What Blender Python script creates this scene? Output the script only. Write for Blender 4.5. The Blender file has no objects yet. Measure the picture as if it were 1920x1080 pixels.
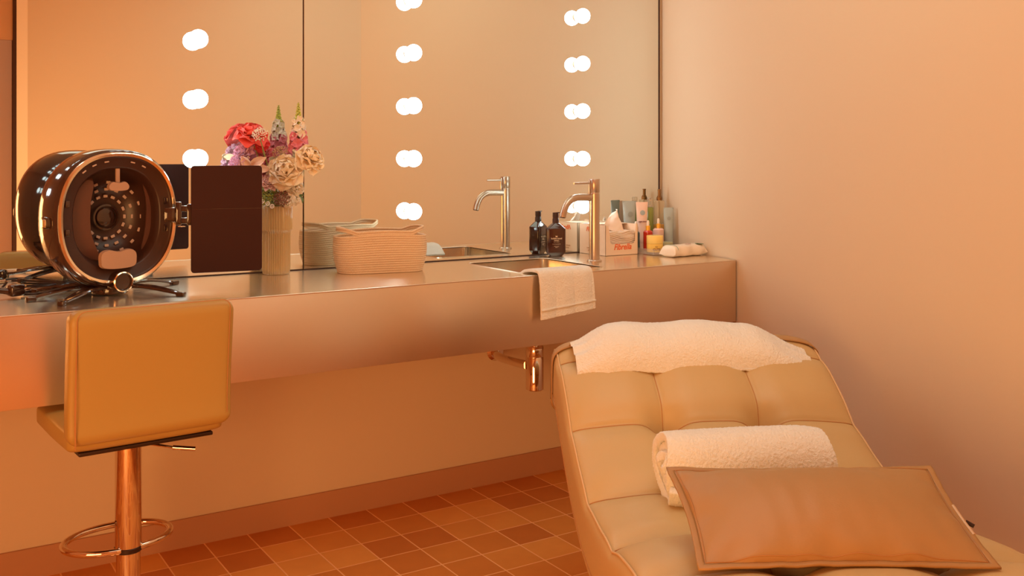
import bpy, bmesh, math, random
from mathutils import Vector, Matrix, noise
R=math.radians; PI=math.pi; rnd=random.Random(7)
S=bpy.context.scene; COL=S.collection
# ------------------------------------------------------------------ camera frame (level camera, 32.55 deg right of the mirror normal)
TH=R(32.55); CY=-3.4; CH=1.304
def cw(r,d,z=0): return Vector((r*math.cos(TH)+d*math.sin(TH), CY-r*math.sin(TH)+d*math.cos(TH), z))
# ------------------------------------------------------------------ helpers
def link(o): COL.objects.link(o); return o
def obj(name,bm,mat,parent=None,smooth=True,angle=40,uv=False):
    me=bpy.data.meshes.new(name)
    bmesh.ops.recalc_face_normals(bm,faces=bm.faces)
    bm.to_mesh(me); bm.free()
    if mat: me.materials.append(mat)
    o=bpy.data.objects.new(name,me); link(o)
    if parent: o.parent=parent
    if smooth:
        me.polygons.foreach_set('use_smooth',[True]*len(me.polygons))
        try: me.set_sharp_from_angle(angle=R(angle))
        except Exception: pass
    return o
def tag(o,label,cat,group=None):
    o['label']=label; o['category']=cat
    if group: o['group']=group
    return o
def thing(name,label,cat,loc=(0,0,0),rz=0,group=None):
    o=bpy.data.objects.new(name,None); link(o); o.location=loc; o.rotation_euler=(0,0,rz); o.empty_display_size=.05
    return tag(o,label,cat,group)
def struct(o): o['kind']='structure'; return o
def box(bm,c,s,bev=0,seg=2,rot=None):
    r=bmesh.ops.create_cube(bm,size=1); vs=r['verts']
    bmesh.ops.scale(bm,vec=Vector(s),verts=vs)
    if bev>0:
        es=list({e for v in vs for e in v.link_edges})
        rr=bmesh.ops.bevel(bm,geom=es,offset=bev,segments=seg,affect='EDGES',profile=.5)
        vs=list({v for f in rr['faces'] for v in f.verts}|{v for v in vs if v.is_valid})
    M=Matrix.Translation(Vector(c)) @ (rot if rot else Matrix.Identity(4))
    bmesh.ops.transform(bm,matrix=M,verts=vs); return vs
def grid(bm,nu,nv,f,wrapu=False,wrapv=False):
    V=[[bm.verts.new(f(i/(nu if wrapu else nu-1),j/(nv if wrapv else nv-1))) for j in range(nv)] for i in range(nu)]
    F=[]
    for i in range(nu if wrapu else nu-1):
        for j in range(nv if wrapv else nv-1):
            F.append(bm.faces.new((V[i][j],V[(i+1)%nu][j],V[(i+1)%nu][(j+1)%nv],V[i][(j+1)%nv])))
    return V
def lathe(bm,prof,seg=32,M=None,sx=1,sy=1,cap=True):
    M=M or Matrix.Identity(4); rows=[]
    for r,z in prof:
        rows.append([bm.verts.new(M@Vector((r*sx*math.cos(2*PI*k/seg),r*sy*math.sin(2*PI*k/seg),z))) for k in range(seg)])
    for a,b in zip(rows,rows[1:]):
        for k in range(seg): bm.faces.new((a[k],a[(k+1)%seg],b[(k+1)%seg],b[k]))
    if cap:
        bm.faces.new(rows[0][::-1]); bm.faces.new(rows[-1])
def tube(bm,pts,r,seg=10,closed=False,flat=None,up=None):
    pts=[Vector(p) for p in pts]; n=len(pts); rows=[]; prev=None
    for i,p in enumerate(pts):
        if closed: t=(pts[(i+1)%n]-pts[i-1])
        else: t=pts[min(i+1,n-1)]-pts[max(i-1,0)]
        t.normalize()
        if up is not None: a=Vector(up)-t*t.dot(Vector(up))
        elif prev is None:
            a=t.orthogonal()
        else: a=prev-t*prev.dot(t)
        if a.length<1e-6: a=t.orthogonal()
        a.normalize(); prev=a; b=t.cross(a)
        rr=r(i/(n-1)) if callable(r) else r
        ra,rb=(rr,rr) if not flat else (rr*flat[0],rr*flat[1])
        rows.append([bm.verts.new(p+a*ra*math.cos(2*PI*k/seg)+b*rb*math.sin(2*PI*k/seg)) for k in range(seg)])
    m=n if closed else n-1
    for i in range(m):
        A,B=rows[i],rows[(i+1)%n]
        for k in range(seg): bm.faces.new((A[k],A[(k+1)%seg],B[(k+1)%seg],B[k]))
    if not closed: bm.faces.new(rows[0][::-1]); bm.faces.new(rows[-1])
def smoothpts(pts,n=60,closed=False):
    pts=[Vector(p) for p in pts]; N=len(pts); out=[]
    segs=N if closed else N-1
    for i in range(n if closed else n+1):
        t=i/n*segs; k=min(int(t),segs-1); u=t-k
        g=lambda j: pts[j%N] if closed else pts[max(0,min(N-1,j))]
        a,b,c,d=g(k-1),g(k),g(k+1),g(k+2)
        out.append(.5*((2*b)+(c-a)*u+(2*a-5*b+4*c-d)*u*u+(3*b-a-3*c+d)*u**3))
    return out
def interp(tab,x):
    if x<=tab[0][0]: return tab[0][1]
    for i in range(len(tab)-1):
        if x<=tab[i+1][0]:
            x0,y0=tab[i];x1,y1=tab[i+1]; h=x1-x0;u=(x-x0)/h
            m0=(y1-tab[i-1][1])/(x1-tab[i-1][0])*h if i>0 else (y1-y0)
            m1=(tab[i+2][1]-y0)/(tab[i+2][0]-x0)*h if i+2<len(tab) else (y1-y0)
            return (2*u**3-3*u*u+1)*y0+(u**3-2*u*u+u)*m0+(-2*u**3+3*u*u)*y1+(u**3-u*u)*m1
    return tab[-1][1]
def text(name,s,size,mat,parent,M,align='CENTER',bold=0,shear=0,ext=.0003,sx=1):
    cu=bpy.data.curves.new(name,'FONT'); cu.body=s; cu.size=size; cu.align_x=align; cu.align_y='CENTER'; cu.extrude=ext; cu.offset=bold; cu.shear=shear; cu.resolution_u=4
    t=bpy.data.objects.new(name,cu); COL.objects.link(t)
    dg=bpy.context.evaluated_depsgraph_get(); dg.update()
    me=bpy.data.meshes.new_from_object(t.evaluated_get(dg)); me.name=name
    bpy.data.objects.remove(t)
    me.transform(M@Matrix.Diagonal((sx,1,1,1))); me.materials.clear(); me.materials.append(mat)
    o=bpy.data.objects.new(name,me); link(o); o.parent=parent; return o
# ------------------------------------------------------------------ materials
def mat(name,col,rough=.5,metal=0,bump=None,coat=0,trans=0,ior=1.45,sheen=0,emit=None,spec=.5,alpha=1,var=None,sss=0):
    m=bpy.data.materials.new(name); m.use_nodes=True; nt=m.node_tree; b=nt.nodes['Principled BSDF']
    b.inputs['Base Color'].default_value=(*col,1); b.inputs['Roughness'].default_value=rough; b.inputs['Metallic'].default_value=metal
    b.inputs['Coat Weight'].default_value=coat; b.inputs['Coat Roughness'].default_value=.05
    b.inputs['Transmission Weight'].default_value=trans; b.inputs['IOR'].default_value=ior
    b.inputs['Sheen Weight'].default_value=sheen; b.inputs['Sheen Roughness'].default_value=.5
    b.inputs['Specular IOR Level'].default_value=spec; b.inputs['Alpha'].default_value=alpha
    if sss: b.inputs['Subsurface Weight'].default_value=sss; b.inputs['Subsurface Radius'].default_value=(.01,.006,.004)
    tc=nt.nodes.new('ShaderNodeTexCoord')
    if emit: b.inputs['Emission Color'].default_value=(*emit[0],1); b.inputs['Emission Strength'].default_value=emit[1]
    if bump:
        sc,st,dist=bump[:3]; n=nt.nodes.new('ShaderNodeTexNoise'); n.inputs['Scale'].default_value=sc; n.inputs['Detail'].default_value=4
        mp=nt.nodes.new('ShaderNodeMapping'); mp.inputs['Scale'].default_value=bump[3] if len(bump)>3 else (1,1,1)
        nt.links.new(tc.outputs['Object'],mp.inputs[0]); nt.links.new(mp.outputs[0],n.inputs[0])
        bp=nt.nodes.new('ShaderNodeBump'); bp.inputs['Strength'].default_value=st; bp.inputs['Distance'].default_value=dist
        nt.links.new(n.outputs['Fac'],bp.inputs['Height']); nt.links.new(bp.outputs[0],b.inputs['Normal'])
    if var:
        col2,sc=var[:2]; n=nt.nodes.new('ShaderNodeTexNoise'); n.inputs['Scale'].default_value=sc; n.inputs['Detail'].default_value=3
        mp=nt.nodes.new('ShaderNodeMapping'); mp.inputs['Scale'].default_value=var[2] if len(var)>2 else (1,1,1)
        nt.links.new(tc.outputs['Object'],mp.inputs[0]); nt.links.new(mp.outputs[0],n.inputs[0])
        mx=nt.nodes.new('ShaderNodeMix'); mx.data_type='RGBA'; mx.inputs[6].default_value=(*col,1); mx.inputs[7].default_value=(*col2,1)
        nt.links.new(n.outputs['Fac'],mx.inputs[0]); nt.links.new(mx.outputs[2],b.inputs['Base Color'])
    return m
def brushed(name,col,rough,aniso,axis_scale,bst=.05):
    m=mat(name,col,rough,1,bump=(1,bst,.0006,axis_scale)); nt=m.node_tree; b=nt.nodes['Principled BSDF']
    if aniso<1:
        b.inputs['Anisotropic'].default_value=aniso; t=nt.nodes.new('ShaderNodeTangent'); t.direction_type='UV_MAP'; t.uv_map='UVMap'; nt.links.new(t.outputs[0],b.inputs['Tangent'])
    return m
WALLC=(.735,.590,.430)
M_wall=mat('plaster_wall',WALLC,.85,bump=(60,.06,.003))
M_ceil=mat('plaster_ceiling',(.82,.64,.48),.9)
M_base=mat('skirting_paint',(.52,.27,.15),.6,bump=(40,.04,.002))
M_door=mat('pink_door_paint',(.50,.30,.20),.5)
M_jamb=mat('jamb_paint',(.95,.82,.66),.5)
M_dark=mat('dark_gap',(.05,.018,.012),.6)
M_mirror=mat('mirror_silver',(.86,.90,.87),.0,1)
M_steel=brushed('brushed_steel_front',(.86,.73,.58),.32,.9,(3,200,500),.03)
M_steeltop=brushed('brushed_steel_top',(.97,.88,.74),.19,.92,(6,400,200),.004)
M_basin=brushed('basin_steel',(.78,.68,.55),.2,1,(2,40,40),.05)
M_edge=mat('steel_edge',(.8,.7,.58),.3,1)
M_tap=mat('brushed_tap_steel',(.58,.48,.39),.30,1,bump=(90,.05,.001,(1,1,6)))
M_chrome=mat('chrome',(.80,.68,.58),.05,1)
M_leather=mat('cream_leather',(.60,.42,.20),.42,bump=(260,.10,.0015),spec=.4)
M_leather2=mat('tan_leather',(.43,.235,.09),.45,bump=(260,.12,.0015),spec=.4)
M_stool=mat('yellow_cream_leather',(.46,.30,.09),.40,bump=(220,.08,.0012),spec=.4)
M_seam=mat('seam_thread',(.50,.24,.09),.7)
M_pipe=mat('leather_piping',(.72,.48,.25),.45)
M_strap=mat('tan_elastic',(.46,.26,.11),.55,bump=(300,.2,.001))
M_black=mat('black_plastic_base',(.03,.012,.008),.35)
def terry(name,col,sc=420,st=.75):
    m=mat(name,col,1.0,sheen=.5,bump=(sc,st,.004)); return m
M_towel=terry('terry_cotton',(.93,.92,.88))
M_towel2=terry('terry_cotton_hand',(.92,.90,.84),500,.8)
M_bulb=mat('frosted_glass_lit',(1,.95,.9),.3,emit=((.86,1.04,1.08),11))
M_brass=mat('bulb_holder',(.75,.55,.38),.3,.6)
# floor tiles
def tile_mat():
    m=bpy.data.materials.new('terracotta_tiles'); m.use_nodes=True; nt=m.node_tree; b=nt.nodes['Principled BSDF']; L=nt.links; N=nt.nodes.new
    tc=N('ShaderNodeTexCoord'); mp=N('ShaderNodeMapping'); T=.149
    mp.inputs['Location'].default_value=(-1.5232/T,0,0); mp.inputs['Scale'].default_value=(1/T,1/T,1)
    L.new(tc.outputs['Object'],mp.inputs[0]); 
    fr=N('ShaderNodeVectorMath'); fr.operation='FRACTION'; L.new(mp.outputs[0],fr.inputs[0])
    fl=N('ShaderNodeVectorMath'); fl.operation='FLOOR'; L.new(mp.outputs[0],fl.inputs[0])
    sx=N('ShaderNodeSeparateXYZ'); L.new(fr.outputs[0],sx.inputs[0])
    def edge(o):
        a=N('ShaderNodeMath'); a.operation='SUBTRACT'; a.inputs[1].default_value=.5; L.new(o,a.inputs[0])
        c=N('ShaderNodeMath'); c.operation='ABSOLUTE'; L.new(a.outputs[0],c.inputs[0]); return c.outputs[0]
    mx=N('ShaderNodeMath'); mx.operation='MAXIMUM'; L.new(edge(sx.outputs[0]),mx.inputs[0]); L.new(edge(sx.outputs[1]),mx.inputs[1])
    mr=N('ShaderNodeMapRange'); mr.inputs[1].default_value=.480; mr.inputs[2].default_value=.489; L.new(mx.outputs[0],mr.inputs[0])
    wn=N('ShaderNodeTexWhiteNoise'); wn.noise_dimensions='3D'; L.new(fl.outputs[0],wn.inputs[0])
    cr=N('ShaderNodeValToRGB'); e=cr.color_ramp.elements; e[0].color=(.60,.20,.035,1); e[0].position=.1; e[1].color=(.82,.37,.085,1); e[1].position=.9
    e2=cr.color_ramp.elements.new(.5); e2.color=(.72,.29,.055,1)
    L.new(wn.outputs[0],cr.inputs[0])
    ns=N('ShaderNodeTexNoise'); ns.inputs['Scale'].default_value=9; ns.inputs['Detail'].default_value=6; L.new(tc.outputs['Object'],ns.inputs[0])
    mm=N('ShaderNodeMix'); mm.data_type='RGBA'; mm.blend_type='MULTIPLY'; mm.inputs[0].default_value=.5
    cr2=N('ShaderNodeValToRGB'); cr2.color_ramp.elements[0].color=(.84,.80,.76,1); cr2.color_ramp.elements[0].position=.3; cr2.color_ramp.elements[1].position=.7; L.new(ns.outputs[0],cr2.inputs[0])
    L.new(cr.outputs[0],mm.inputs[6]); L.new(cr2.outputs[0],mm.inputs[7])
    g=N('ShaderNodeMix'); g.data_type='RGBA'; g.inputs[7].default_value=(.98,.56,.26,1); L.new(mr.outputs[0],g.inputs[0]); L.new(mm.outputs[2],g.inputs[6]); L.new(g.outputs[2],b.inputs['Base Color'])
    b.inputs['Roughness'].default_value=.6
    iv=N('ShaderNodeMath'); iv.operation='SUBTRACT'; iv.inputs[0].default_value=1; L.new(mr.outputs[0],iv.inputs[1])
    ad=N('ShaderNodeMath'); ad.operation='MULTIPLY_ADD'; ad.inputs[1].default_value=.15; L.new(ns.outputs[0],ad.inputs[0]); L.new(iv.outputs[0],ad.inputs[2])
    bp=N('ShaderNodeBump'); bp.inputs['Strength'].default_value=.4; bp.inputs['Distance'].default_value=.002; L.new(ad.outputs[0],bp.inputs['Height']); L.new(bp.outputs[0],b.inputs['Normal'])
    return m
M_tile=tile_mat()
# ------------------------------------------------------------------ room shell
H=2.75; CX=2.967; SL=.2131
WA=(2.49,-2.235); WB=(.835,-3.93); LX=-1.35; DY=-4.05
def poly_slab(name,pts,z0,z1,m):
    bm=bmesh.new(); a=[bm.verts.new((x,y,z0)) for x,y in pts]; b=[bm.verts.new((x,y,z1)) for x,y in pts]
    bm.faces.new(a[::-1]); bm.faces.new(b); n=len(pts)
    for i in range(n): bm.faces.new((a[i],a[(i+1)%n],b[(i+1)%n],b[i]))
    return struct(obj(name,bm,m,smooth=False))
outer=[(LX-.12,.12),(3.15,.12),(3.15,-2.4),(1.0,-4.3),(LX-.12,-4.3)]
poly_slab('floor',outer,-.1,0,M_tile)
poly_slab('ceiling',outer,H,H+.1,M_ceil)
poly_slab('wall_back',[(LX-.12,0),(CX,0),(CX+.03,.12),(LX-.12,.12)],0,H,M_wall)
def wallseg(name,p,q,th,m=None,z0=0,z1=H):
    p=Vector((*p,0));q=Vector((*q,0)); t=(q-p).normalized(); n=Vector((-t.y,t.x,0))*th
    return poly_slab(name,[(p.x,p.y),(q.x,q.y),((q+n).x,(q+n).y),((p+n).x,(p+n).y)],z0,z1,m or M_wall)
wallseg('wall_right',(WA[0],WA[1]),(CX,0),-.12)
wallseg('wall_rear',WB,WA,-.12)
M_wall2=mat('orange_bounce_wall',(.70,.36,.16),.85)  # made-up orange for the unseen walls, to redden their bounced light
wallseg('wall_left',(LX,0),(LX,DY),-.12,M_wall2)
# door jamb at the end of the rear wall, dark gap, pink door
wallseg('trim_1',(.775,-3.99),WB,-.03,M_jamb)
wallseg('trim_2',(.755,-4.03),(.772,-3.995),-.02,M_dark)
bm=bmesh.new(); box(bm,((LX+.755)/2,DY-.02,1.05),((.755-LX),.04,2.1),.003)
d=struct(obj('door_1',bm,M_door,smooth=False))
bm=bmesh.new(); tube(bm,[(-.1,DY+.005,1.0),(-.1,DY+.05,1.0)],.01); tube(bm,[(-.1,DY+.05,1.0),(-.22,DY+.05,1.0)],.009); obj('door_handle',bm,M_chrome,d)
poly_slab('wall_front',[(LX-.12,DY-.12),(1.0,DY-.12),(1.0,DY-.04),(LX-.12,DY-.04)],0,H,M_wall2)
poly_slab('wall_lintel',[(LX,DY-.04),(.835,DY-.04),(.835,DY),(LX,DY)],2.1,H,M_wall2)
# skirtings
poly_slab('baseboard_back',[(LX,-.010),(CX-.012,-.010),(CX-.003,-.0005),(LX,-.0005)],0,.095,M_base)
p=Vector((CX-.002,-.011));q=Vector((WA[0]-.002,WA[1]))
poly_slab('baseboard_right',[(p.x,p.y),(q.x,q.y),(q.x-.011,q.y),(p.x-.011,p.y)],0,.095,M_base)
# ------------------------------------------------------------------ mirrors
CT=.904; CB=.664; CF=-.59
def mirror(name,x0,x1,label):
    bm=bmesh.new(); box(bm,((x0+x1)/2,-.004,(CT+.004+2.5)/2),(x1-x0,.006,2.5-CT-.004),.0008,1)
    o=obj(name,bm,M_mirror,smooth=False); return tag(o,label,'mirror','frameless mirror panels over the counter')
XJ=1.280; XE=2.945
mirror('wall_mirror',LX+.01,XJ-.002,'left frameless mirror panel behind the black mask device and the flowers')
mirror('wall_mirror',XJ+.002,XE,'right frameless mirror panel behind the basket and the tap')
bm=bmesh.new(); box(bm,(XE+.003,-.006,(CT+2.5)/2),(.005,.009,2.5-CT-.004),.001,1); struct(obj('trim_3',bm,M_dark,smooth=False))
bm=bmesh.new(); box(bm,(XJ,-.003,(CT+2.5)/2),(.002,.004,2.5-CT-.004)); struct(obj('trim_4',bm,M_dark,smooth=False))
bm=bmesh.new(); box(bm,((LX+XE)/2,-.006,CT+.0012),(XE-LX-.02,.008,.0024)); struct(obj('trim_5',bm,M_dark,smooth=False))
# ------------------------------------------------------------------ counter with sink
van=thing('vanity_counter','long brushed steel vanity counter with deep front panel and sunken sink, under the mirrors','counter',(0,0,0))
RXF=CX+CF*SL-.006   # right end at the front
SK=(1.885,2.245,-.515,-.125)  # sink hole
def rrect(x0,x1,y0,y1,r,n=6):
    out=[]
    for cx,cy,a0 in ((x1-r,y1-r,0),(x0+r,y1-r,90),(x0+r,y0+r,180),(x1-r,y0+r,270)):
        for k in range(n+1):
            a=R(a0+90*k/n); out.append((cx+r*math.cos(a),cy+r*math.sin(a)))
    return out
bm=bmesh.new()
o_=[(LX+.002,CF),(RXF,CF),(CX-.006,-.001),(LX+.002,-.001)]
ho=rrect(*SK,.03)
ov=[bm.verts.new((x,y,CT)) for x,y in o_]; hv=[bm.verts.new((x,y,CT)) for x,y in ho]
oe=[bm.edges.new((ov[i],ov[(i+1)%4])) for i in range(4)]; he=[bm.edges.new((hv[i],hv[(i+1)%len(hv)])) for i in range(len(hv))]
bmesh.ops.triangle_fill(bm,use_beauty=True,edges=oe+he)
# thickness
r=bmesh.ops.extrude_face_region(bm,geom=bm.faces[:]); bmesh.ops.translate(bm,vec=(0,0,-.003),verts=[v for v in r['geom'] if isinstance(v,bmesh.types.BMVert)])
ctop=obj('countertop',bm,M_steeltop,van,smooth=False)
def setuv(o,a,b):
    me=o.data; uv=me.uv_layers.new(name='UVMap')
    for l in me.loops: v=me.vertices[l.vertex_index].co; uv.data[l.index].uv=(v[a],v[b])
setuv(ctop,1,0)
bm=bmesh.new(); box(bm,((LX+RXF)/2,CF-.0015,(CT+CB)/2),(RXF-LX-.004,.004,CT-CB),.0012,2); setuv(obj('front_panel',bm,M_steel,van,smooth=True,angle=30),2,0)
bm=bmesh.new(); box(bm,((LX+RXF)/2,CF/2,CB+.002),(RXF-LX-.09,-CF-.004,.003)); setuv(obj('underside',bm,M_steel,van,smooth=False),1,0)
bm=bmesh.new(); box(bm,(RXF+.0015,CF+.006,(CT+CB)/2),(.005,.014,CT-CB-.002),.002,2); obj('end_cap',bm,M_tap,van)
bm=bmesh.new(); tube(bm,[(LX+.01,CF-.0025,CT-.0008),(RXF,CF-.0025,CT-.0006)],.0022,8); obj('edge_bead',bm,M_edge,van)
# basin
bm=bmesh.new(); lv=[(0,0,.03),(.000,-.004,.03),(.004,-.14,.035),(.02,-.158,.04),(.06,-.163,.05)]
rows=[]
for ins,dz,rr in lv:
    rows.append([bm.verts.new((x,y,CT+dz-.0005)) for x,y in rrect(SK[0]+ins,SK[1]-ins,SK[2]+ins,SK[3]-ins,rr)])
for a,b in zip(rows,rows[1:]):
    n=len(a)
    for k in range(n): bm.faces.new((a[k],a[(k+1)%n],b[(k+1)%n],b[k]))
bm.faces.new(rows[-1])
bas=obj('sink_basin',bm,M_basin,van)
bm=bmesh.new(); lathe(bm,[(.001,0),(.03,0),(.034,-.002),(.022,.003),(.001,.003)],24,Matrix.Translation((2.06,-.32,CT-.160))); obj('drain',bm,M_chrome,bas)
bm=bmesh.new(); tube(bm,[(x,y,CT+.0008) for x,y in rrect(SK[0]-.002,SK[1]+.002,SK[2]-.002,SK[3]+.002,.032)],.0016,6,closed=True); obj('sink_rim',bm,M_edge,van)
# ------------------------------------------------------------------ tap
FX,FY=2.338,-.331
tap=thing('basin_tap','tall brushed steel column tap with curved spout, standing right of the sink','tap',(FX,FY,CT))
bm=bmesh.new(); lathe(bm,[(.001,0),(.0285,0),(.0285,.004),(.025,.008),(.022,.008),(.022,.008)],40); obj('base_ring',bm,M_tap,tap)
bm=bmesh.new(); lathe(bm,[(.001,.006),(.0205,.006),(.0205,.262),(.0205,.265),(.0196,.2665),(.0196,.269),(.0208,.2705),(.0208,.3185),(.0200,.32),(.001,.32)],48); obj('tap_body',bm,M_tap,tap)
bm=bmesh.new()
sp=smoothpts([(0,0,.248),(-.06,0,.250),(-.10,0,.247),(-.13,0,.228),(-.146,0,.198),(-.152,0,.176)],30)
tube(bm,sp,.0135,20); obj('spout',bm,M_tap,tap)
bm=bmesh.new(); tube(bm,[(-.152,0,.1765),(-.1525,0,.174)],.0115,16); obj('aerator',bm,M_dark,tap)
bm=bmesh.new(); box(bm,(-.0235,0,.287),(.007,.009,.056),.002); tube(bm,[(-.02,0,.304),(-.098,0,.304)],.0040,10); obj('handle',bm,M_tap,tap)
# ------------------------------------------------------------------ waste trap
tr=thing('bottle_trap','polished bottle trap with pipe to the wall, hanging under the sink','pipe',(2.06,-.33,0))
bm=bmesh.new(); lathe(bm,[(.001,.442),(.030,.442),(.0335,.445),(.0335,.565),(.0328,.566),(.0328,.568),(.0335,.569),(.0335,.603),(.031,.606),(.016,.606),(.016,.742),(.001,.742)],40); obj('trap_body',bm,M_chrome,tr)
bm=bmesh.new(); tube(bm,smoothpts([(-.028,.01,.535),(-.032,.10,.533),(-.02,.22,.53),(.03,.327,.53)],16),.0165,20); obj('waste_pipe',bm,M_chrome,tr)
bm=bmesh.new(); Mx=Matrix.Translation((.03,.329,.53))@Matrix.Rotation(R(90),4,'X'); lathe(bm,[(.001,0),(.040,0),(.040,.003),(.030,.014),(.022,.014),(.001,.016)],32,Mx); obj('wall_flange',bm,M_chrome,tr)
# ------------------------------------------------------------------ bulbs
ordn=['lowest','second lowest','third lowest','fourth lowest','fifth lowest','sixth lowest','seventh lowest','eighth lowest']
def bulb_proto():
    t=thing('globe_bulb','x','light bulb',(0,0,0))
    bm=bmesh.new(); bmesh.ops.create_uvsphere(bm,u_segments=32,v_segments=20,radius=.0315); bmesh.ops.translate(bm,vec=(0,-.0385,0),verts=bm.verts); obj('globe',bm,M_bulb,t)
    bm=bmesh.new(); lathe(bm,[(.001,0),(.021,0),(.021,.003),(.0175,.004),(.0175,.012),(.001,.012)],28,Matrix.Rotation(R(90),4,'X')); obj('holder',bm,M_brass,t)
    return t
bp=bulb_proto(); first=True
cols=[(.899,'mirror column above the black tablet',0),(1.7005,'mirror column above the rope basket',-1),(2.494,'mirror column behind the tap',-1),(.098,'mirror column left of the mask',0)]
for ci,(bx,cl,k0) in enumerate(cols):
    for k in range(k0,6):
        if first: t=bp; first=False
        else:
            t=bp.copy(); link(t)
            for ch in bp.children:
                c=ch.copy(); link(c); c.parent=t
        t.location=(bx,-.0075,1.303+.2*k)
        tag(t,'lit globe bulb, %s of the %s'%(ordn[k-k0],cl),'light bulb','globe bulbs on the mirror')
# ------------------------------------------------------------------ stool
SX,SY=.556,-.64; SA=R(4.5)
st=thing('bar_stool','yellow cream leather bar stool with low backrest and chrome pole, tucked under the counter','stool',(SX,SY,0),SA)
ly=lambda Y:Y
def slab_cushion(bm,path,w,th,n=7.0,nu=60,nv=48,puff=0):
    # path: list of (y,z) polyline of the centre line; swept superellipse section, rounded at both ends
    pts=smoothpts([(0,a,b) for a,b in path],nu); L=[0]
    for a,b in zip(pts,pts[1:]): L.append(L[-1]+(b-a).length)
    T=L[-1]; rows=[]
    for i,p in enumerate(pts):
        t=(pts[min(i+1,nu)]-pts[max(i-1,0)]).normalized(); nrm=Vector((0,-t.z,t.y))
        s=L[i]; e=min(s,T-s); rc=.030
        k=1 if e>rc else math.sqrt(max(0,1-((rc-e)/rc)**2))
        kw=1-(1-k)*rc/(w/2); kt=max(.02,1-(1-k)*min(1,rc/(th/2))*.9)
        row=[]
        for j in range(nv):
            a=2*PI*j/nv; c,s_=math.cos(a),math.sin(a)
            x=(abs(c)**(2/n))*(1 if c>0 else -1)*w/2*kw; v=(abs(s_)**(2/7.))*(1 if s_>0 else -1)*th/2*kt
            row.append(bm.verts.new(p+Vector((x,0,0))+nrm*v))
        rows.append(row)
    for a,b in zip(rows,rows[1:]):
        for j in range(nv): bm.faces.new((a[j],a[(j+1)%nv],b[(j+1)%nv],b[j]))
    bm.faces.new(rows[0][::-1]); bm.faces.new(rows[-1])
bm=bmesh.new(); slab_cushion(bm,[(-.216,.938),(-.209,.87),(-.198,.78),(-.192,.70),(-.192,.650),(-.194,.616)],.398,.06); 
for v in bm.verts: v.co.z=.618+(v.co.z-.618)*1.02
bk=obj('backrest',bm,M_stool,st)
bm=bmesh.new(); slab_cushion(bm,[(-.19,.622),(-.14,.620),(0,.618),(.12,.620),(.185,.622)],.383,.056); obj('seat',bm,M_stool,st)
# backrest seam (stitched outline on the rear face)
bm=bmesh.new()
def bz(z): return interp([(.60,-.2240),(.68,-.2200),(.76,-.2250),(.86,-.2365),(.95,-.2455)],z)
pts=[]
for x,z in rrect(-.185,.185,.60,.944,.022,5)[0:14]: pts.append((x,bz(z),z))
P2=[(-.185,bz(z),z) for z in [.88,.82,.76,.70,.65]]
tube(bm,[(.185,bz(z),z) for z in [.65,.70,.76,.82,.88]]+pts[0:7]+pts[7:14]+P2,.0011,6); obj('seam',bm,M_seam,bk)
bm=bmesh.new(); box(bm,(0,-.02,.588),(.33,.31,.010),.003); obj('seat_plate',bm,M_black,st)
bm=bmesh.new(); lathe(bm,[(.001,.02),(.0305,.02),(.0305,.272),(.001,.272)],40); 
lathe(bm,[(.001,.27),(.0325,.27),(.0335,.274),(.0335,.552),(.001,.552)],40); obj('pole',bm,M_chrome,st)
bm=bmesh.new(); lathe(bm,[(.0335,.266),(.0352,.268),(.0352,.278),(.0335,.280)],40,cap=False); obj('collar',bm,M_black,st)
bm=bmesh.new(); lathe(bm,[(.001,0),(.205,0),(.205,.006),(.19,.012),(.09,.020),(.045,.035),(.034,.05),(.001,.05)],64); obj('base_plate',bm,M_chrome,st)
bm=bmesh.new(); ring=[]
for k in range(64):
    a=2*PI*k/64; ring.append((.138*math.cos(a)-.006,.092*math.sin(a)+.075,.279+.004*math.sin(a)))
tube(bm,ring,.0088,12,closed=True); tube(bm,[(-.03,-.012,.278),(.03,-.012,.278)],.010,10); obj('footrest',bm,M_chrome,st)
bm=bmesh.new(); tube(bm,smoothpts([(.03,-.03,.552),(.065,-.085,.551),(.085,-.10,.547)],10),.0035,8); tube(bm,[(.085,-.10,.547),(.135,-.128,.541)],.0058,10); obj('lever',bm,M_chrome,st)
# ------------------------------------------------------------------ chaise lounge
LR=TH-R(5.2); LO=cw(.54,2.95)
lg=thing('chaise_lounge','tufted cream leather wave chaise lounge in front of the counter, by the right wall','lounge',(LO.x,LO.y,0),-LR)
PROF=[(-1.98,.40),(-1.9,.44),(-1.8,.475),(-1.6,.53),(-1.4,.562),(-1.25,.562),(-1.1,.552),(-.95,.530),(-.8,.506),(-.65,.489),(-.5,.495),(-.35,.537),(-.23,.595),(-.11,.668),(0,.730),(.08,.750),(.15,.744),(.21,.72)]
ys=[-1.98+i*(2.19)/400 for i in range(401)]; cps=[Vector((0,y,interp(PROF,y))) for y in ys]
AL=[0]
for a,b in zip(cps,cps[1:]): AL.append(AL[-1]+(b-a).length)
TL=AL[-1]
def at_s(s):
    s=max(0,min(TL,s)); lo,hi=0,400
    while hi-lo>1:
        m=(lo+hi)//2
        if AL[m]<=s: lo=m
        else: hi=m
    u=(s-AL[lo])/(AL[hi]-AL[lo]); p=cps[lo].lerp(cps[hi],u)
    a=cps[max(0,lo-3)];b=cps[min(400,hi+3)]; t=(b-a).normalized(); return p,t,Vector((0,-t.z,t.y))
def s_of_y(y): return interp(list(zip(ys,AL))[::4]+[(ys[-1],AL[-1])],y)
SEAMS=[s_of_y(y) for y in (-1.68,-1.38,-1.08,-.79,-.49,-.23,0.005)]
LW=.41; LT=.235; XJS=(-.137,.137)
def section(i,N1=90,N2=60):
    pass
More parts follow.
